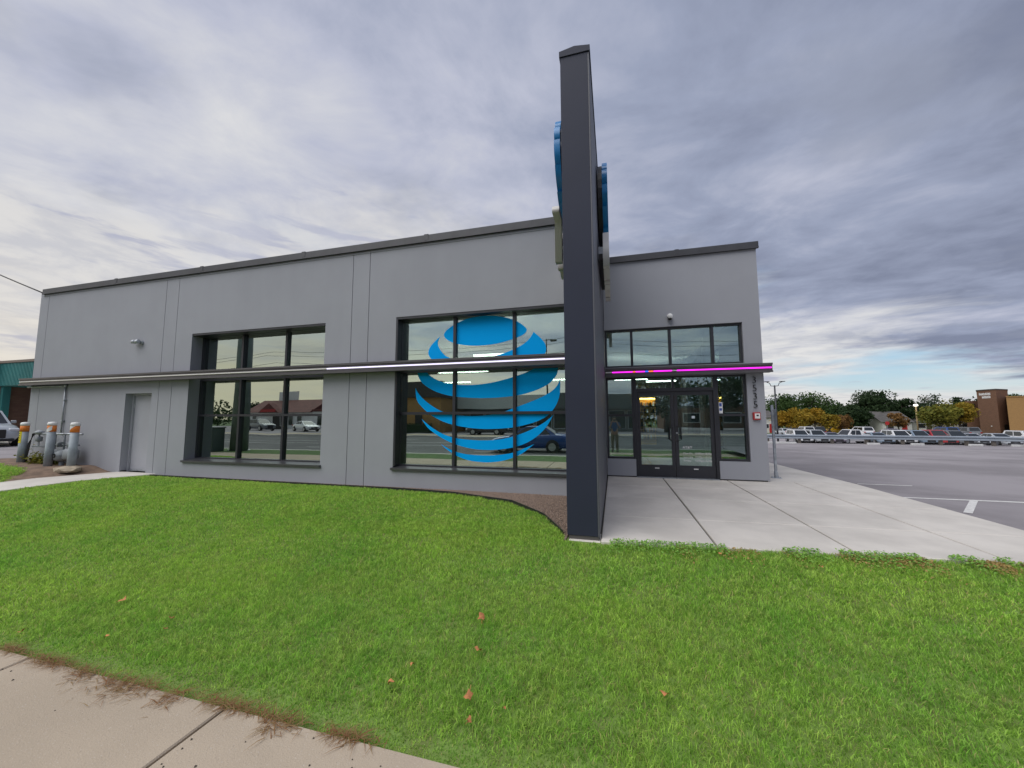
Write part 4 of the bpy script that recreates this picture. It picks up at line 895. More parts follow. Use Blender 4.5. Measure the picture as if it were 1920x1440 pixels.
for zz_, t0, t1 in ((7.75, .12, .70), (7.15, .26, .70)):                       # two lines of lettering too far away to read
    t = t0
    while t < t1:
        w_ = rt_.uniform(.018, .034); prism_px(ch, 'lettering', [mid(L_, C_, t, .06), mid(L_, C_, t+w_, .06), mid(L_, C_, t+w_, .02), mid(L_, C_, t, .02)], zz_, zz_+rt_.uniform(.34, .48), M_LETTER); t += w_+.014
prism_px(ch, 'wall_lamp', [mid(L_, C_, .55, .2), mid(L_, C_, .60, .2), mid(L_, C_, .60, .0), mid(L_, C_, .55, .0)], 1.7, 1.85, M_WHITE)
hallw = thing('tan_hall', 'tan brick hall wall at the right edge beside the tower', 'building', (X(1905), CYb-2, -2.2))
prism_px(hallw, 'wall', [rayxy(1893, 91), rayxy(2050, 91), rayxy(2050, 108), rayxy(1895, 108)], -.4, 7.2, M_TAN); prism_px(hallw, 'parapet', [rayxy(1892.5, 90.9), rayxy(2050, 90.9), rayxy(2050, 108), rayxy(1895, 108)], 7.203, 7.35, M_TAN)

# lamp posts, stop sign
lp = thing('lamp_post', 'tall twin-arm parking lot lamp post behind the sign post', 'lamp post', (px_x(1458, 50), 50, -2.1))
part(lp, 'pole', MB().lathe([(.11, 0), (.08, 7.2)], (0, 0, 0), 10), M_DARK, True); part(lp, 'footing', MB().lathe([(.3, -.2), (.3, .5)], (0, 0, 0), 12), M_CONC)
for s in (-1, 1):
    ar = part(lp, 'arm', MB().tube([(0, 0, 7.1), (s*.38, 0, 7.15), (s*.48, 0, 7.45), (s*.8, 0, 7.6)], .04, 6), M_DARK); part(lp, 'lamp_head', MB().box(min(s*.55, s*1.05), max(s*.55, s*1.05), -.18, .18, 7.6, 7.67), M_DARK, parent=ar)
l2 = thing('street_lamp', 'short wooden-pole street lamp that is lit among the trees', 'street lamp', (px_x(1722, 92), 92, -2.15))
part(l2, 'pole', MB().lathe([(.14, 0), (.12, 5.6)], (0, 0, 0), 8), mat('pale_pole', (.36, .27, .14), .9), True); part(l2, 'lamp', MB().lathe([(.1, 0), (.34, .1), (.30, .35), (.1, .42)], (0, 0, 5.6), 12), emit('lit_lamp', (1., .93, .82), 1.6))
ssn = thing('stop_sign', 'small red sign by the white bungalow', 'sign', (px_x(1665, 92), 92, -2.15))
part(ssn, 'post', MB().lathe([(.04, 0), (.04, 2.2)], (0, 0, 0), 6), M_STEEL); part(ssn, 'plate', MB().prism([(.38*math.cos(R(22.5+45*k)), 2.3+.38*math.sin(R(22.5+45*k))) for k in range(8)], -.06, -.045, lambda a, b, c: (a, c, b)), M_RED)

# ------------------------------------------------------------------ neighbour on the left
nb = thing('teal_shop', 'low brick shop with ribbed teal metal fascia behind the left corner', 'building', (-34, 13.3, .1))
M_TEAL = mat('teal_metal', (.045, .235, .225), .5, .08, 1.); M_NBRICK = brick_mat('red_brick', (.26, .15, .11), (.22, .12, .09))
part(nb, 'wall', MB().box(-14, 8, 1.6, 20, 0, 3.3), mat('dim_plaster', (.16, .13, .12), .9)); part(nb, 'brick_pier', MB().box(-4.6, -.62, -.3, 1.6, 0, 4.75), M_NBRICK)
mb = MB(); pp = []
for k in range(64): x = -.6+k*.13; pp += [(x, 0), (x+.05, 0), (x+.065, -.05), (x+.115, -.05)]
pp += [(pp[-1][0]+.02, 0)]
mb.add([(x, y, 3.28) for x, y in pp]+[(x, y, 4.58) for x, y in pp], [(i, i+1, len(pp)+i+1, len(pp)+i) for i in range(len(pp)-1)]); part(nb, 'fascia', mb, M_TEAL)
part(nb, 'fascia_cap', MB().box(-.62, 8, -.1, 1.6, 4.585, 4.72), mat('brown_cap', (.2, .16, .13), .8)); part(nb, 'soffit', MB().box(-.6, 8, .01, 1.6, 3.25, 3.30), M_TEAL)
dk = part(nb, 'roller_door', MB().box(-.1, 1.7, 1.52, 1.59, 0, 2.75), mat('dark_teal_door', (.02, .06, .058), .6)); part(nb, 'column', MB().box(-.6, -.35, .1, .4, 0, 3.25), M_TEAL)
for k in range(8): part(nb, 'door_slat', MB().box(-.08, 1.68, 1.49, 1.515, .1+.33*k, .1+.33*k+.30), MATS['dark_teal_door'], parent=dk)
part(nb, 'kerb', MB().box(-5, 8, -1.2, 1.5, -.05, .1), M_CONC); part(nb, 'wall_lamp', MB().bbox(-.9, -.65, -.5, -.31, 4.25, 4.45, .03), M_WHITE)

# ------------------------------------------------------------------ across the street (visible in the reflections)
M_RROOF = mat('red_brown_roof', (.16, .055, .045), .8, .15, 1.2); M_FASCIA = mat('pale_fascia', (.50, .53, .50), .7, .04, .6)  # roof colour, and the light grey-green colour of the strip mall fascia
rs = thing('restaurant', 'white restaurant with dark red roof across the street, reflected in the left window', 'building', (-56, -40, -.35))
part(rs, 'wall', MB().box(-10, 12, -8, 0, 0, 3.1), M_WHITE); part(rs, 'roof', MB().prism([(-8.6, 3.0), (-4, 5.4), (.7, 3.0)], -10.6, 4.5, lambda a, b, c: (c, a, b)), M_RROOF); part(rs, 'flat_roof_edge', MB().box(4.51, 12.2, -8.2, .2, 3.11, 3.5), M_RROOF)
part(rs, 'porch_gable', MB().prism([(-5.2, 2.9), (-3, 4.6), (-.8, 2.9)], .72, 2.0, lambda a, b, c: (a, c, b)), M_RROOF)
for k, x in enumerate((-8.2, -1.8, .2, 2.2, 6.5, 9.5)): f = part(rs, 'window', MB().wall(x-.6, x+.6, .5, 2.6, [(x-.5, x+.5, .6, 2.5)], .02, .1), M_WHITE); part(rs, 'pane', MB().box(x-.5, x+.5, .04, .05, .6, 2.5), G_HOUSE, parent=f)
part(rs, 'door', MB().box(-4, -2, .02, .08, 0, 2.3), M_BLACK); part(rs, 'sign_board', MB().box(-4.6, -1.4, 2.01, 2.1, 3.0, 3.5), M_RED)
part(rs, 'roof_sign', MB().box(-8, -3.6, -5, -4.8, 5.2, 7.2), M_WHITE)
bb = thing('brown_shop', 'tan brick shop with dark brown parapet across the street, reflected in the logo window', 'building', (-25, -27, -.35))
part(bb, 'wall', MB().box(-7, 4.6, -10, 0, 0, 4.2), M_TAN); part(bb, 'parapet', MB().box(-7.3, 4.9, -10, .5, 4.203, 6.1), mat('brown_parapet', (.055, .05, .042), .8)); part(bb, 'door', MB().box(1.2, 2.2, .01, .06, 0, 2.2), M_BLACK)
hg = thing('hedge', 'dark clipped hedge before the brown shop across the street', 'hedge', (-25.5, -25.6, -.35)); r = np.random.default_rng(5); n = 2600
part(hg, 'foliage', MB().bbox(-5.6, 4.6, -.5, .5, 0, 1.0, .1), mat('hedge_core', (.02, .04, .015), .95)); Cc = np.stack([r.uniform(-5.7, 4.7, n), r.uniform(-.6, .6, n), r.uniform(0, 1.15, n)], 1); u = rand_dirs(n, r)*.09; v = np.cross(u, rand_dirs(n, r)); mesh_obj('leaves', quads_mesh('leaves', Cc, u, v, r.random(n), LEAF['dark']), None, hg)
st_ = thing('strip_mall', 'long pale strip mall with glass fronts across the street, reflected in the windows', 'building', (-8, -34, -.35))
part(st_, 'wall', MB().box(-12, 12, -10, 0, 0, 3.4), mat('strip_wall', (.20, .19, .17), .9)); part(st_, 'fascia', MB().box(-12.1, .5, -.02, 2.2, 3.0, 4.7), M_FASCIA); part(st_, 'fascia', MB().box(.52, 12.1, -.02, 2.0, 2.9, 4.9), mat('grey_fascia', (.10, .11, .11), .8)); part(st_, 'canopy', MB().box(-12, 12, .01, 2.1, 2.75, 2.88), M_SEAL)
for k in range(10): x = -11.4+k*2.35; f = part(st_, 'shop_window', MB().wall(x, x+2.1, .3, 2.7, [(x+.08, x+2.02, .38, 2.62)], .02, .1), M_STEEL); part(st_, 'pane', MB().box(x+.08, x+2.02, .05, .06, .38, 2.62), G_HOUSE, parent=f)
part(st_, 'shop_sign', MB().box(2.4, 4.6, 2.02, 2.1, 3.6, 4.3), M_RED)
wh_ = thing('brick_warehouse', 'long low brick building behind the trees across the street, reflected in the doors', 'building', (28, -48, -.35))
part(wh_, 'wall', MB().box(-20, 24, -10, 0, 0, 3.2), M_BRK); part(wh_, 'parapet', MB().box(-20.2, 24.2, -10.2, .15, 3.203, 3.6), M_SEAL)
for k in range(7): x = -17+k*5.8; f = part(wh_, 'window', MB().wall(x, x+2.6, .8, 2.4, [(x+.1, x+2.5, .9, 2.3)], .02, .1), M_WHITE); part(wh_, 'pane', MB().box(x+.1, x+2.5, .05, .06, .9, 2.3), G_HOUSE, parent=f)
GB = 'trees across the street'
for k, (x, y, h, wd, kd, lab) in enumerate(((6.5, -33, 8.5, 7.5, 'dark', 'dark tree across the street, reflected in the entry doors'), (13.5, -36, 7.5, 8, 'dark', 'dark tree across the street, reflected right of the entry doors'), (21, -34, 8, 9, 'green', 'green tree across the street, reflected in the right sidelight'), (-43, -47, 8.0, 9, 'dark', 'dark tree behind the restaurant roof, reflected in the left window'), (-70, -44, 5, 7, 'dark', 'low tree left of the restaurant, reflected in the left window'), (31, -38, 9, 10, 'dark', 'dark tree across the street far right of the doors'))):
    tree('leafy_tree', lab, x, y, -.4, h, wd, kd, 60+k, leaves=2600, lobes=18, group=GB, leaf=.24)
def utility_pole(x, y, h, label):
    t = thing('utility_pole', label, 'utility pole', (x, y, -.45), 0, 'utility poles along the street'); part(t, 'pole', MB().lathe([(.17, -.3), (.11, h)], (0, 0, 0), 10), mat('pole_wood', (.14, .11, .085), .95, .2, 3.), True)
    for z in (h-.5, h-1.3): part(t, 'crossarm', MB().box(-.06, .06, -1.1, 1.1, z, z+.12), MATS['pole_wood'])
utility_pole(-62, -36, 10.5, 'utility pole left of the restaurant, reflected in the left window'); utility_pole(-40, -42, 11, 'utility pole right of the restaurant roof, reflected in the left window'); utility_pole(14, -21, 11, 'utility pole across the street, reflected in the entry glazing')
for k, (z, y) in enumerate(((9.6, -21.0), (9.0, -20.2), (8.3, -21.4))):
    pts = []
    for x0 in (-120, -80, -40, 0, 40): pts += [(x0+t*40, y, z-1.0*4*t*(1-t)) for t in np.linspace(0, 1, 8)[:-1]]
    tag(mesh_obj('power_line', MB().tube(pts, .018, 5), M_BLACK), 'power line strung along the far side of the street, %s of three' % ('topmost', 'middle', 'lowest')[k], 'wire', 'power lines over the street')
gp_ = thing('steel_pole', 'thick grey-green pole on the verge, reflected in the left window', 'pole', (-20.0, -1.2, -.3)); part(gp_, 'shaft', MB().lathe([(.46, 0), (.36, 5), (.28, 12)], (0, 0, 0), 16), mat('grey_green_metal', (.16, .19, .18), .6, .1, 2.), True); part(gp_, 'base_plate', MB().bbox(-.4, .4, -.4, .4, -.1, .06, .02), M_STEEL)
cb_ = thing('utility_cabinet', 'grey-green utility cabinet on the verge beside the thick pole', 'cabinet', (-20.9, -.35, -.30)); part(cb_, 'housing', MB().bbox(-.45, .45, -.35, .35, 0, 1.25, .03), mat('cabinet_green', (.10, .13, .115), .6)); part(cb_, 'lid', MB().bbox(-.48, .48, -.38, .38, 1.252, 1.32, .02), mat('cabinet_lid', (.3, .32, .3), .6))
rsn = thing('roadside_sign', 'red and pale panels on a tall pole across the street, reflected in the left window', 'sign', (-33.5, -24, -.35)); part(rsn, 'pole', MB().lathe([(.12, 0), (.12, 6.9)], (0, 0, 0), 8), M_BLACK); part(rsn, 'red_panel', MB().bbox(-1.4, 1.4, -.12, .12, 5.6, 6.9, .03), M_RED); part(rsn, 'pale_panel', MB().bbox(-1.4, 1.4, -.12, .12, 4.0, 5.3, .03), mat('pale_panel', (.42, .42, .34), .6))
ll = thing('street_lamp', 'tall black street lamp across the street, reflected beside the window logo', 'street lamp', (-6.2, -20.5, -.32)); part(ll, 'pole', MB().lathe([(.1, 0), (.06, 9.4)], (0, 0, 0), 8), M_BLACK, True); part(ll, 'arm', MB().tube([(0, 0, 9.3), (.6, 0, 9.35)], .04, 6), M_BLACK); part(ll, 'lamp_head', MB().bbox(.4, 1.0, -.15, .15, 9.15, 9.3, .03), M_BLACK)

# ------------------------------------------------------------------ the photographer (seen only as a small reflection)
def person():
    t = thing('person', 'person in a blue shirt and khaki trousers photographing, reflected beside the doors', 'person', (0.0, -.42, -.28))
    def skin(name, pts, edges, rad_, m, root=0):
        me = bpy.data.meshes.new(name); me.from_pydata(pts, edges, []); o = bpy.data.objects.new(name, me); COL.objects.link(o)
        sm = o.modifiers.new('s', 'SKIN'); sb = o.modifiers.new('b', 'SUBSURF'); sb.levels = sb.render_levels = 2
        for i, q in enumerate(rad_): me.skin_vertices[0].data[i].radius = q if isinstance(q, tuple) else (q, q); me.skin_vertices[0].data[i].use_root = i == root
        bpy.context.view_layer.update(); nm = bpy.data.meshes.new_from_object(o.evaluated_get(bpy.context.evaluated_depsgraph_get())); bpy.data.objects.remove(o)
        nm.materials.clear(); nm.materials.append(m); nm.name = name; return mesh_obj(name, nm, None, t, True)
    M_SKIN = mat('skin', (.42, .24, .17), .6); M_SHIRT = mat('blue_shirt', (.03, .09, .30), .9); M_KH = mat('khaki', (.20, .165, .11), .9); M_SHOE = mat('black_shoe', (.015, .015, .015), .6); M_HAIR = mat('dark_hair', (.02, .015, .012), .8)
    pts = [(0, 0, .95), (0, 0, 1.2), (0, 0, 1.45), (0, .01, 1.55), (0, .03, 1.66), (0, .03, 1.78)]; ed = [(0, 1), (1, 2), (2, 3), (3, 4), (4, 5)]; rd = [(.16, .11), (.16, .11), (.17, .11), .06, (.08, .10), (.07, .09)]
    for s in (-1, 1):
        b = len(pts); pts += [(s*.10, 0, .86), (s*.11, .01, .48), (s*.12, -.02, .09), (s*.13, .12, .03)]; ed += [(0, b), (b, b+1), (b+1, b+2), (b+2, b+3)]; rd += [.095, .065, .045, (.04, .03)]
        b = len(pts); pts += [(s*.20, 0, 1.44), (s*.26, .10, 1.22), (s*.13, .27, 1.50), (s*.09, .31, 1.58)]; ed += [(2, b), (b, b+1), (b+1, b+2), (b+2, b+3)]; rd += [.065, .05, .038, .035]
    skin('body', pts, ed, rd, M_SKIN)
    pts = [(0, 0, .92), (0, 0, 1.2), (0, 0, 1.44), (0, 0, 1.51)]; ed = [(0, 1), (1, 2), (2, 3)]; rd = [(.178, .128), (.172, .125), (.178, .125), (.09, .085)]
    for s in (-1, 1): b = len(pts); pts += [(s*.20, 0, 1.44), (s*.255, .09, 1.24)]; ed += [(2, b), (b, b+1)]; rd += [.082, .07]
    skin('shirt', pts, ed, rd, M_SHIRT)
    pts = [(0, 0, .97)]; ed = []; rd = [(.168, .122)]
    for s in (-1, 1): b = len(pts); pts += [(s*.10, 0, .84), (s*.11, .01, .48), (s*.12, -.02, .07)]; ed += [(0, b), (b, b+1), (b+1, b+2)]; rd += [.108, .085, .068]
    skin('trousers', pts, ed, rd, M_KH)
    for s in (-1, 1): part(t, 'shoe', MB().bbox(s*.13-.05, s*.13+.05, -.08, .20, 0, .10, .03), M_SHOE)
    part(t, 'hair', MB().lathe([(.09, 0), (.105, .05), (.09, .11), (.04, .14)], (0, .015, 1.73), 14), M_HAIR, True)
    for s in (-1, 1):
        for k in range(4): part(t, 'finger', MB().tube([(s*.085, .315, 1.56+.022*k), (s*.08, .345, 1.565+.022*k), (s*.055, .352, 1.57+.022*k)], .008, 6), M_SKIN, True)
        part(t, 'thumb', MB().tube([(s*.085, .31, 1.60), (s*.065, .325, 1.625)], .010, 6), M_SKIN, True); part(t, 'ear', MB().bbox(s*.085-.012, s*.085+.012, .01, .04, 1.68, 1.74, .008), M_SKIN)
    for s in (-1, 1): part(t, 'eye', MB().lathe([(.004, 0), (.011, .006), (.004, .012)], (s*.032, .112, 1.715), 8, 'y'), M_BLACK)
    part(t, 'nose', MB().tube([(0, .115, 1.715), (0, .135, 1.68)], [.008, .014], 6), M_SKIN, True); part(t, 'mouth', MB().box(-.025, .025, .118, .126, 1.642, 1.65), mat('lips', (.3, .12, .1), .6))
person()
ph = mesh_obj('phone', MB().bbox(-.075, .075, -.005, .005, -.037, .037, .004), M_BLACK); ph.location = (0, -.075, 1.33); tag(ph, 'dark phone held up in both hands by the person', 'phone')

# ------------------------------------------------------------------ ground cover
def blades(name, x, y, z, hgt, wid, lean, col, m, segs=2):
    n = len(x); az = rng.uniform(0, 2*np.pi, n); la = rng.uniform(0, 2*np.pi, n); ln = lean
    px_ = np.stack([np.cos(az), np.sin(az), np.zeros(n)], 1)*wid[:, None]; d = np.stack([np.cos(la), np.sin(la), np.zeros(n)], 1)
    b = np.stack([x, y, z], 1); mid = b+d*(hgt*ln*.35)[:, None]+np.array([0, 0, 1])*(hgt*.6)[:, None]; tip = b+d*(hgt*ln)[:, None]+np.array([0, 0, 1])*(hgt*np.sqrt(np.clip(1-(ln*.8)**2, .12, 1)))[:, None]
    co = np.stack([b-px_, b+px_, mid+px_*.85, mid-px_*.85, tip], 1).reshape(-1, 3)
    me = bpy.data.meshes.new(name); me.vertices.add(5*n); me.vertices.foreach_set('co', co.astype(np.float32).ravel())
    base = (np.arange(n)*5)[:, None]; li = np.concatenate([base+np.array([[0, 1, 2, 3]]), base+np.array([[3, 2, 4]])], 1).ravel()
    me.loops.add(7*n); me.loops.foreach_set('vertex_index', li.astype(np.int32)); me.polygons.add(2*n)
    ls_ = np.stack([np.arange(n)*7, np.arange(n)*7+4], 1).ravel(); lt = np.tile([4, 3], n)
    me.polygons.foreach_set('loop_start', ls_.astype(np.int32)); me.polygons.foreach_set('loop_total', lt.astype(np.int32))
    at = me.attributes.new('rnd', 'FLOAT', 'POINT'); at.data.foreach_set('value', np.repeat(col, 5).astype(np.float32)); me.materials.append(m); me.update(); return me
def grass_mat():
    m = bpy.data.materials.new('grass_blades'); m.use_nodes = True; t = NT(m.node_tree); b = t.n['Principled BSDF']; b.inputs['Roughness'].default_value = .55; b.inputs['Specular IOR Level'].default_value = .3
    at = t.node('ShaderNodeAttribute'); at.attribute_name = 'rnd'; g = t.node('ShaderNodeNewGeometry').outputs['Position']
    big = t.ss(t.noise(g, .55, 4, .6), .32, .68); sm = t.ss(t.noise(g, 3.2, 4, .6), .3, .7)
    c = t.mix(big, (.31, .64, .10), (.49, .78, .13)); c = t.mix(t.m('MULTIPLY', sm, .55), c, (.55, .74, .18))
    fn = t.ss(t.noise(g, 17, 3, .6), .30, .70); c = t.mix(1., c, t.mix(fn, (.70, .74, .70), (1.18, 1.14, 1.1)), 'MULTIPLY')
    r_ = t.node('ShaderNodeValToRGB'); t.l.new(at.outputs['Fac'], r_.inputs[0]); e = r_.color_ramp.elements; e[0].position = 0; e[0].color = (.52, .56, .5, 1); e[1].position = 1; e[1].color = (1.28, 1.2, 1.15, 1)
    c = t.mix(1., c, r_.outputs[0], 'MULTIPLY')
    dry = t.m('MULTIPLY', t.ss(at.outputs['Fac'], .945, .955), .8); c = t.mix(dry, c, (.60, .48, .22))
    t.l.new(c, b.inputs['Base Color']); tr = t.node('ShaderNodeBsdfTranslucent'); t.l.new(c, tr.inputs[0]); mx = t.node('ShaderNodeMixShader'); mx.inputs[0].default_value = .5
    t.l.new(b.outputs[0], mx.inputs[1]); t.l.new(tr.outputs[0], mx.inputs[2]); t.l.new(mx.outputs[0], t.n['Material Output'].inputs[0]); return m
M_GRASS = grass_mat()
def in_lawn(x, y):
    j = .05*np.sin(x*9.1)+.04*np.sin(x*23.7+1)+.03*np.sin(x*41)
    main = (x > path_r(y)+.03) & (x < 5.0) & (y > 1.93+j*.6-.05) & (y < lawn_back(x)+j*.35)
    left = (x < path_l(y)-.04) & (x > -23) & (y > 1.93+j) & (y < left_back(x)+j)
    fb_ = (x > FX0-.03) & (x < FX1+.03) & (y > FY0-.08)
    return (main | left) & ~fb_
def scatter(n, x0, x1, y0, y1): return rng.uniform(x0, x1, n), rng.uniform(y0, y1, n)
parts_ = []
for (x0, x1, y0, y1, dens, wd, hh) in ((-5.2, 3.2, 1.8, 3.6, 10500, .0022, .056), (-5.2, 5., 3.6, 5.2, 6500, .0030, .056), (-9, -5.2, 1.8, 4.6, 5000, .0034, .058), (3.2, 5., 1.8, 3.6, 6000, .0028, .056), (-8, -.5, 4.6, 7.1, 4200, .0040, .058), (-14.5, -8, 1.8, 7.2, 2600, .0052, .060), (-9, -8, 4.6, 7.2, 2600, .0052, .06), (-23, -13, 1.8, 6.8, 1900, .0065, .062), (-5.2, -.5, 5.2, 5.21, 100, .004, .05)):
    n = int((x1-x0)*(y1-y0)*dens); x, y = scatter(n, x0, x1, y0, y1); k = in_lawn(x, y); x, y = x[k], y[k]; n = len(x)
    parts_.append((x, y, np.full(n, wd), np.full(n, hh)))
x = np.concatenate([p[0] for p in parts_]); y = np.concatenate([p[1] for p in parts_]); wd = np.concatenate([p[2] for p in parts_]); hh = np.concatenate([p[3] for p in parts_]); n = len(x)
tuft = .75+.5*(np.sin(x*5.3+np.sin(y*4.1)*2)*np.sin(y*6.1+np.sin(x*3.7)*2)*.5+.5)
hgt = .84*hh*tuft*rng.uniform(.55, 1.25, n); front = np.clip((y-1.93)/.25, .35, 1.); hgt *= front
tag(mesh_obj('lawn_grass', blades('lawn_grass', x, y, zg(x, y)-.032, hgt, wd*rng.uniform(.7, 1.3, n), rng.uniform(.35, 1.15, n), rng.random(n), M_GRASS), None), 'short green mown lawn grass in front of the store', 'grass', kind='stuff')

# weeds and clover along the plaza edge, dry brown patches between them
def leafy(name, label, xs_, ys_, zs_, size, kind, cat='weeds'):
    n = len(xs_); r = np.random.default_rng(31); u = rand_dirs(n, r); u[:, 2] *= .45; u /= np.linalg.norm(u, axis=1, keepdims=True); v = np.cross(u, np.array([0, 0, 1])+.5*rand_dirs(n, r)); v /= np.linalg.norm(v, axis=1, keepdims=True)
    sz = size*r.uniform(.6, 1.4, n)[:, None]
    tag(mesh_obj(name, quads_mesh(name, np.stack([xs_, ys_, zs_], 1), u*sz, v*sz*1.3, r.random(n), LEAF[kind]), None), label, cat, kind='stuff')
LEAF['clover'] = leaf_mat('leaves_clover', (.17, .38, .07), (.36, .58, .12)); LEAF['dry'] = leaf_mat('leaves_dry', (.34, .24, .08), (.52, .36, .14)); LEAF['straw'] = leaf_mat('straw', (.34, .24, .11), (.28, .13, .06))
n = 6000; x = rng.uniform(-.2, 5.0, n); off = np.abs(rng.normal(0, .17, n))-.02; cl_ = (np.sin(x*3.1)+np.sin(x*7.3+1)+.7*np.sin(x*13.7)) > -.55; x, off = x[cl_], off[cl_]; y = plaza_front(x)+.03-off+.02*np.sin(x*17)
leafy('clover_edge', 'green clover and weeds creeping over the plaza edge', x, y, zg(x, y)+.008+rng.random(len(x))*.030, .0115, 'clover')
n = 6000; x = np.concatenate([rng.uniform(.3, 5.0, n//2), rng.normal(3.6, .7, n//2)]); off = np.abs(rng.normal(0, .2, n)); y = plaza_front(x)-.0-off; k = (x < 5) & ((np.sin(x*4.7+2)+np.sin(x*11.3)) > -.2); x, y = x[k], y[k]
leafy('dry_weeds', 'dry tan weeds and thatch between the clover at the plaza edge', x, y, zg(x, y)-.004+rng.random(len(x))*.022, .010, 'dry')
# clippings of dead grass lying on the sidewalk edge
cx_ = []; cy__ = []
for (x0, w_) in ((-4.45, .10), (-3.95, .16), (-3.1, .20), (-2.28, .16), (-1.9, .10), (-1.45, .10), (-3.55, .08), (-5.3, .2), (-2.7, .05)):
    k = int(190*w_/.1); cx_.append(rng.normal(x0, w_*.8, k)); cy__.append(1.91-np.abs(rng.normal(0, .055, k))*rng.uniform(.3, 1.4)+.02)
x = np.concatenate(cx_); y = np.concatenate(cy__); n = len(x)
M_STRAW = LEAF['straw']
tag(mesh_obj('dead_grass', blades('dead_grass', x, y, np.where(y < 1.90, -.279, -.285)+rng.random(n)*.010, rng.uniform(.05, .10, n), rng.uniform(.0014, .0034, n), np.full(n, 1.2), rng.random(n), M_STRAW), None), 'dry brown grass clippings lying on the sidewalk edge', 'dead grass', kind='stuff')
for p_ in (bpy.data.objects['dead_grass'].data,):
    co = np.empty(len(p_.vertices)*3, np.float32); p_.vertices.foreach_get('co', co); co = co.reshape(-1, 5, 3); b0 = co[:, :1, 2:3]; co[:, :, 2:3] = b0+(co[:, :, 2:3]-b0)*.16; p_.vertices.foreach_set('co', co.ravel()); p_.update()

# gravel bed along the wall, with a dark edging strip
M_GRAV = leaf_mat('gravel_stones', (.30, .22, .17), (.16, .12, .10), 0.); 
gxs = np.linspace(-11.55, -.60, 70); mb = MB()
for xx in gxs:
    yb = float(lawn_back(xx)); mb.v += [(xx, yb+.01, float(zg(xx, yb))-.018), (xx, Y1+.05, float(zg(xx, Y1))-.018)]
mb.f = [(2*i, 2*i+2, 2*i+3, 2*i+1) for i in range(len(gxs)-1)]
struct('gravel_bed', mb, mat('gravel_base', (.20, .155, .12), .95, .3, 30., .6, 60))
n = 26000; x = np.concatenate([rng.uniform(-11.5, -.6, n//2), rng.uniform(-3.6, -.6, n//2)]); y = lawn_back(x)+.02+rng.random(n)*(Y1+.02-lawn_back(x)-.02); z = zg(x, y)-.012
s_ = rng.uniform(.007, .015, n)
octv = np.array([(1, 0, 0), (-1, 0, 0), (0, 1, 0), (0, -1, 0), (0, 0, .8), (0, 0, -.8)]); octf = np.array([(0, 2, 4), (2, 1, 4), (1, 3, 4), (3, 0, 4), (2, 0, 5), (1, 2, 5), (3, 1, 5), (0, 3, 5)])
ang = rng.uniform(0, 6.28, n); ca, sa = np.cos(ang), np.sin(ang); V_ = octv[None]*(s_[:, None, None])*rng.uniform(.7, 1.3, (n, 6, 1)); V_ = np.stack([V_[..., 0]*ca[:, None]-V_[..., 1]*sa[:, None], V_[..., 0]*sa[:, None]+V_[..., 1]*ca[:, None], V_[..., 2]], -1)+np.stack([x, y, z], 1)[:, None]
me = bpy.data.meshes.new('gravel'); me.vertices.add(6*n); me.vertices.foreach_set('co', V_.astype(np.float32).ravel()); fi = (octf[None]+(np.arange(n)*6)[:, None, None]).reshape(-1)
me.loops.add(24*n); me.loops.foreach_set('vertex_index', fi.astype(np.int32)); me.polygons.add(8*n); me.polygons.foreach_set('loop_start', np.arange(0, 24*n, 3, dtype=np.int32)); me.polygons.foreach_set('loop_total', np.full(8*n, 3, np.int32))
at = me.attributes.new('rnd', 'FLOAT', 'POINT'); at.data.foreach_set('value', np.repeat(rng.random(n), 6).astype(np.float32)); me.materials.append(M_GRAV); me.update()
tag(mesh_obj('gravel', me, None), 'pinkish-brown pea gravel between the lawn and the wall', 'gravel', kind='stuff')
pts = [(xx, float(lawn_back(xx))+.012, float(zg(xx, lawn_back(xx)))) for xx in np.linspace(-11.5, -.66, 90)]
mb = MB(); 
for p in pts: mb.v += [(p[0], p[1], p[2]-.06), (p[0], p[1], p[2]+.028), (p[0], p[1]+.012, p[2]+.028), (p[0], p[1]+.012, p[2]-.06)]
for i in range(len(pts)-1):
    for k in range(3): a = 4*i+k; mb.f.append((a, a+1, a+5, a+4))
tag(mesh_obj('lawn_edging', mb, M_BLACK), 'black plastic edging strip curving between gravel and lawn', 'edging')
# dirt bed round the meters
mb = MB(); xs_ = np.linspace(-18.2, -13.05, 30); ys_ = np.linspace(4.9, 7.24, 18)
for yy in ys_:
    for xx in xs_: mb.v.append((xx, yy, float(zg(xx, yy))-.012+.014*math.sin(xx*7)*math.sin(yy*9)-.03*(1 if yy < float(left_back(xx))-.05 else 0)))
for j in range(len(ys_)-1):
    for i in range(len(xs_)-1):
        if .5*(xs_[i]+xs_[i+1]) < path_l(ys_[j])-.02: a = j*len(xs_)+i; mb.f.append((a, a+1, a+1+len(xs_), a+len(xs_)))
struct('dirt_bed', mb, mat('dirt', (.24, .165, .115), .97, .3, 5., .8, 45, col2=(.15, .105, .075)), True)
n = 900; r = np.random.default_rng(3); x = r.normal(-15.75, .30, n); y = r.normal(7.0, .10, n); z = zg(x, y)+np.abs(r.normal(0, .12, n))
k = y < 7.2; leafy('wall_weeds', 'dusty green weeds at the foot of the wall by the gas hose', x[k], y[k], z[k], .035, 'olive')

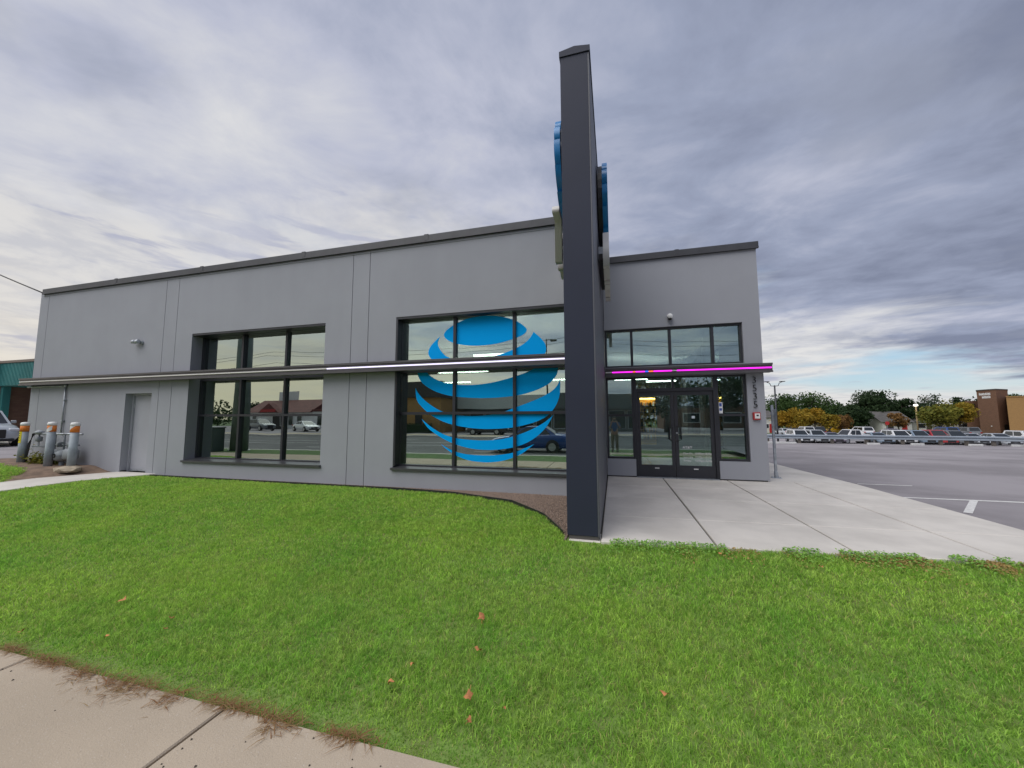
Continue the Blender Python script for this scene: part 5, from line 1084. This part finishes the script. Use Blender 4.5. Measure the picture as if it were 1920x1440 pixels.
# fallen leaves on the lawn
M_LEAF = mat('dead_leaf', (.46, .19, .07), .8, .25, 30.); rl = random.Random(4)
def fallen(u, v, s, label):
    p = onZ(u, v, -.1)
    for _ in range(6): p = onZ(u, v, float(zg(p[0], p[1]))+.03)
    vs = []; fs = []; n = 9
    for k in range(n):
        a = 2*math.pi*k/n; q = s*(1 if k % 2 else .62)*rl.uniform(.8, 1.15); vs.append((q*math.cos(a), q*.75*math.sin(a), .35*s*(math.cos(2*a)+.4)*rl.uniform(.6, 1.2)))
    vs.append((0, 0, 0)); fs = [(k, (k+1) % n, n) for k in range(n)]
    st_v = [(-s*1.5, 0, .2*s), (-s*1.5, .06*s, .2*s), (-.5*s, .05*s, .02*s), (-.5*s, -.05*s, .02*s)]
    mb = MB().add(vs, fs).add(st_v, [(0, 1, 2, 3)]); o = mesh_obj('fallen_leaf', mb, M_LEAF, None, True, fixn=False); o.location = p; o.rotation_euler = (rl.uniform(-.5, .5), rl.uniform(-.5, .5), rl.uniform(0, 6.28)); tag(o, label, 'leaf', 'fallen leaves on the lawn')
leaves_ = [(903, 1157, .040, 'largest curled orange leaf in the middle of the lawn'), (897, 1218, .026, 'orange leaf just below the largest curled leaf'), (732, 1279, .028, 'tan leaf left of the lower cluster of leaves'), (879, 1305, .030, 'wide orange leaf in the lower cluster'), (879, 1350, .020, 'lowest small leaf in the lower cluster'), (1248, 1301, .026, 'brown leaf alone right of the middle foreground'), (231, 1123, .030, 'reddish leaf on the left part of the lawn'), (321, 1158, .020, 'small red-brown leaf left of centre lawn'), (310, 1178, .018, 'tiny leaf below the small red-brown leaf'), (200, 1193, .018, 'small leaf near the sidewalk at the left'), (945, 1327, .014, 'tiny upright leaf right of the lower cluster'), (40, 1183, .02, 'small leaf at the lawn corner far left'), (773, 1245, .018, 'small pale leaf above the tan leaf'), (1350, 1037, .02, 'small orange leaf in the clover at the plaza edge'), (1540, 1062, .02, 'orange leaf in the dry weeds at the plaza edge')]
for a in leaves_: fallen(a[0], a[1], a[2]*1.3, a[3])
# specks of grit on the sidewalk, one mass
n = 60; mb = MB(); 
for k in range(n): x_, y_ = rl.uniform(-5.5, -.8), rl.uniform(1.0, 1.85); q = rl.uniform(.003, .008); mb.add([(x_-q, y_, -.2785), (x_, y_-q, -.2785), (x_+q, y_, -.2785), (x_, y_+q, -.2785), (x_, y_, -.2785+q)], [(0, 1, 4), (1, 2, 4), (2, 3, 4), (3, 0, 4)])
tag(mesh_obj('grit', mb, M_BARK), 'dark specks of grit on the sidewalk', 'grit', kind='stuff')
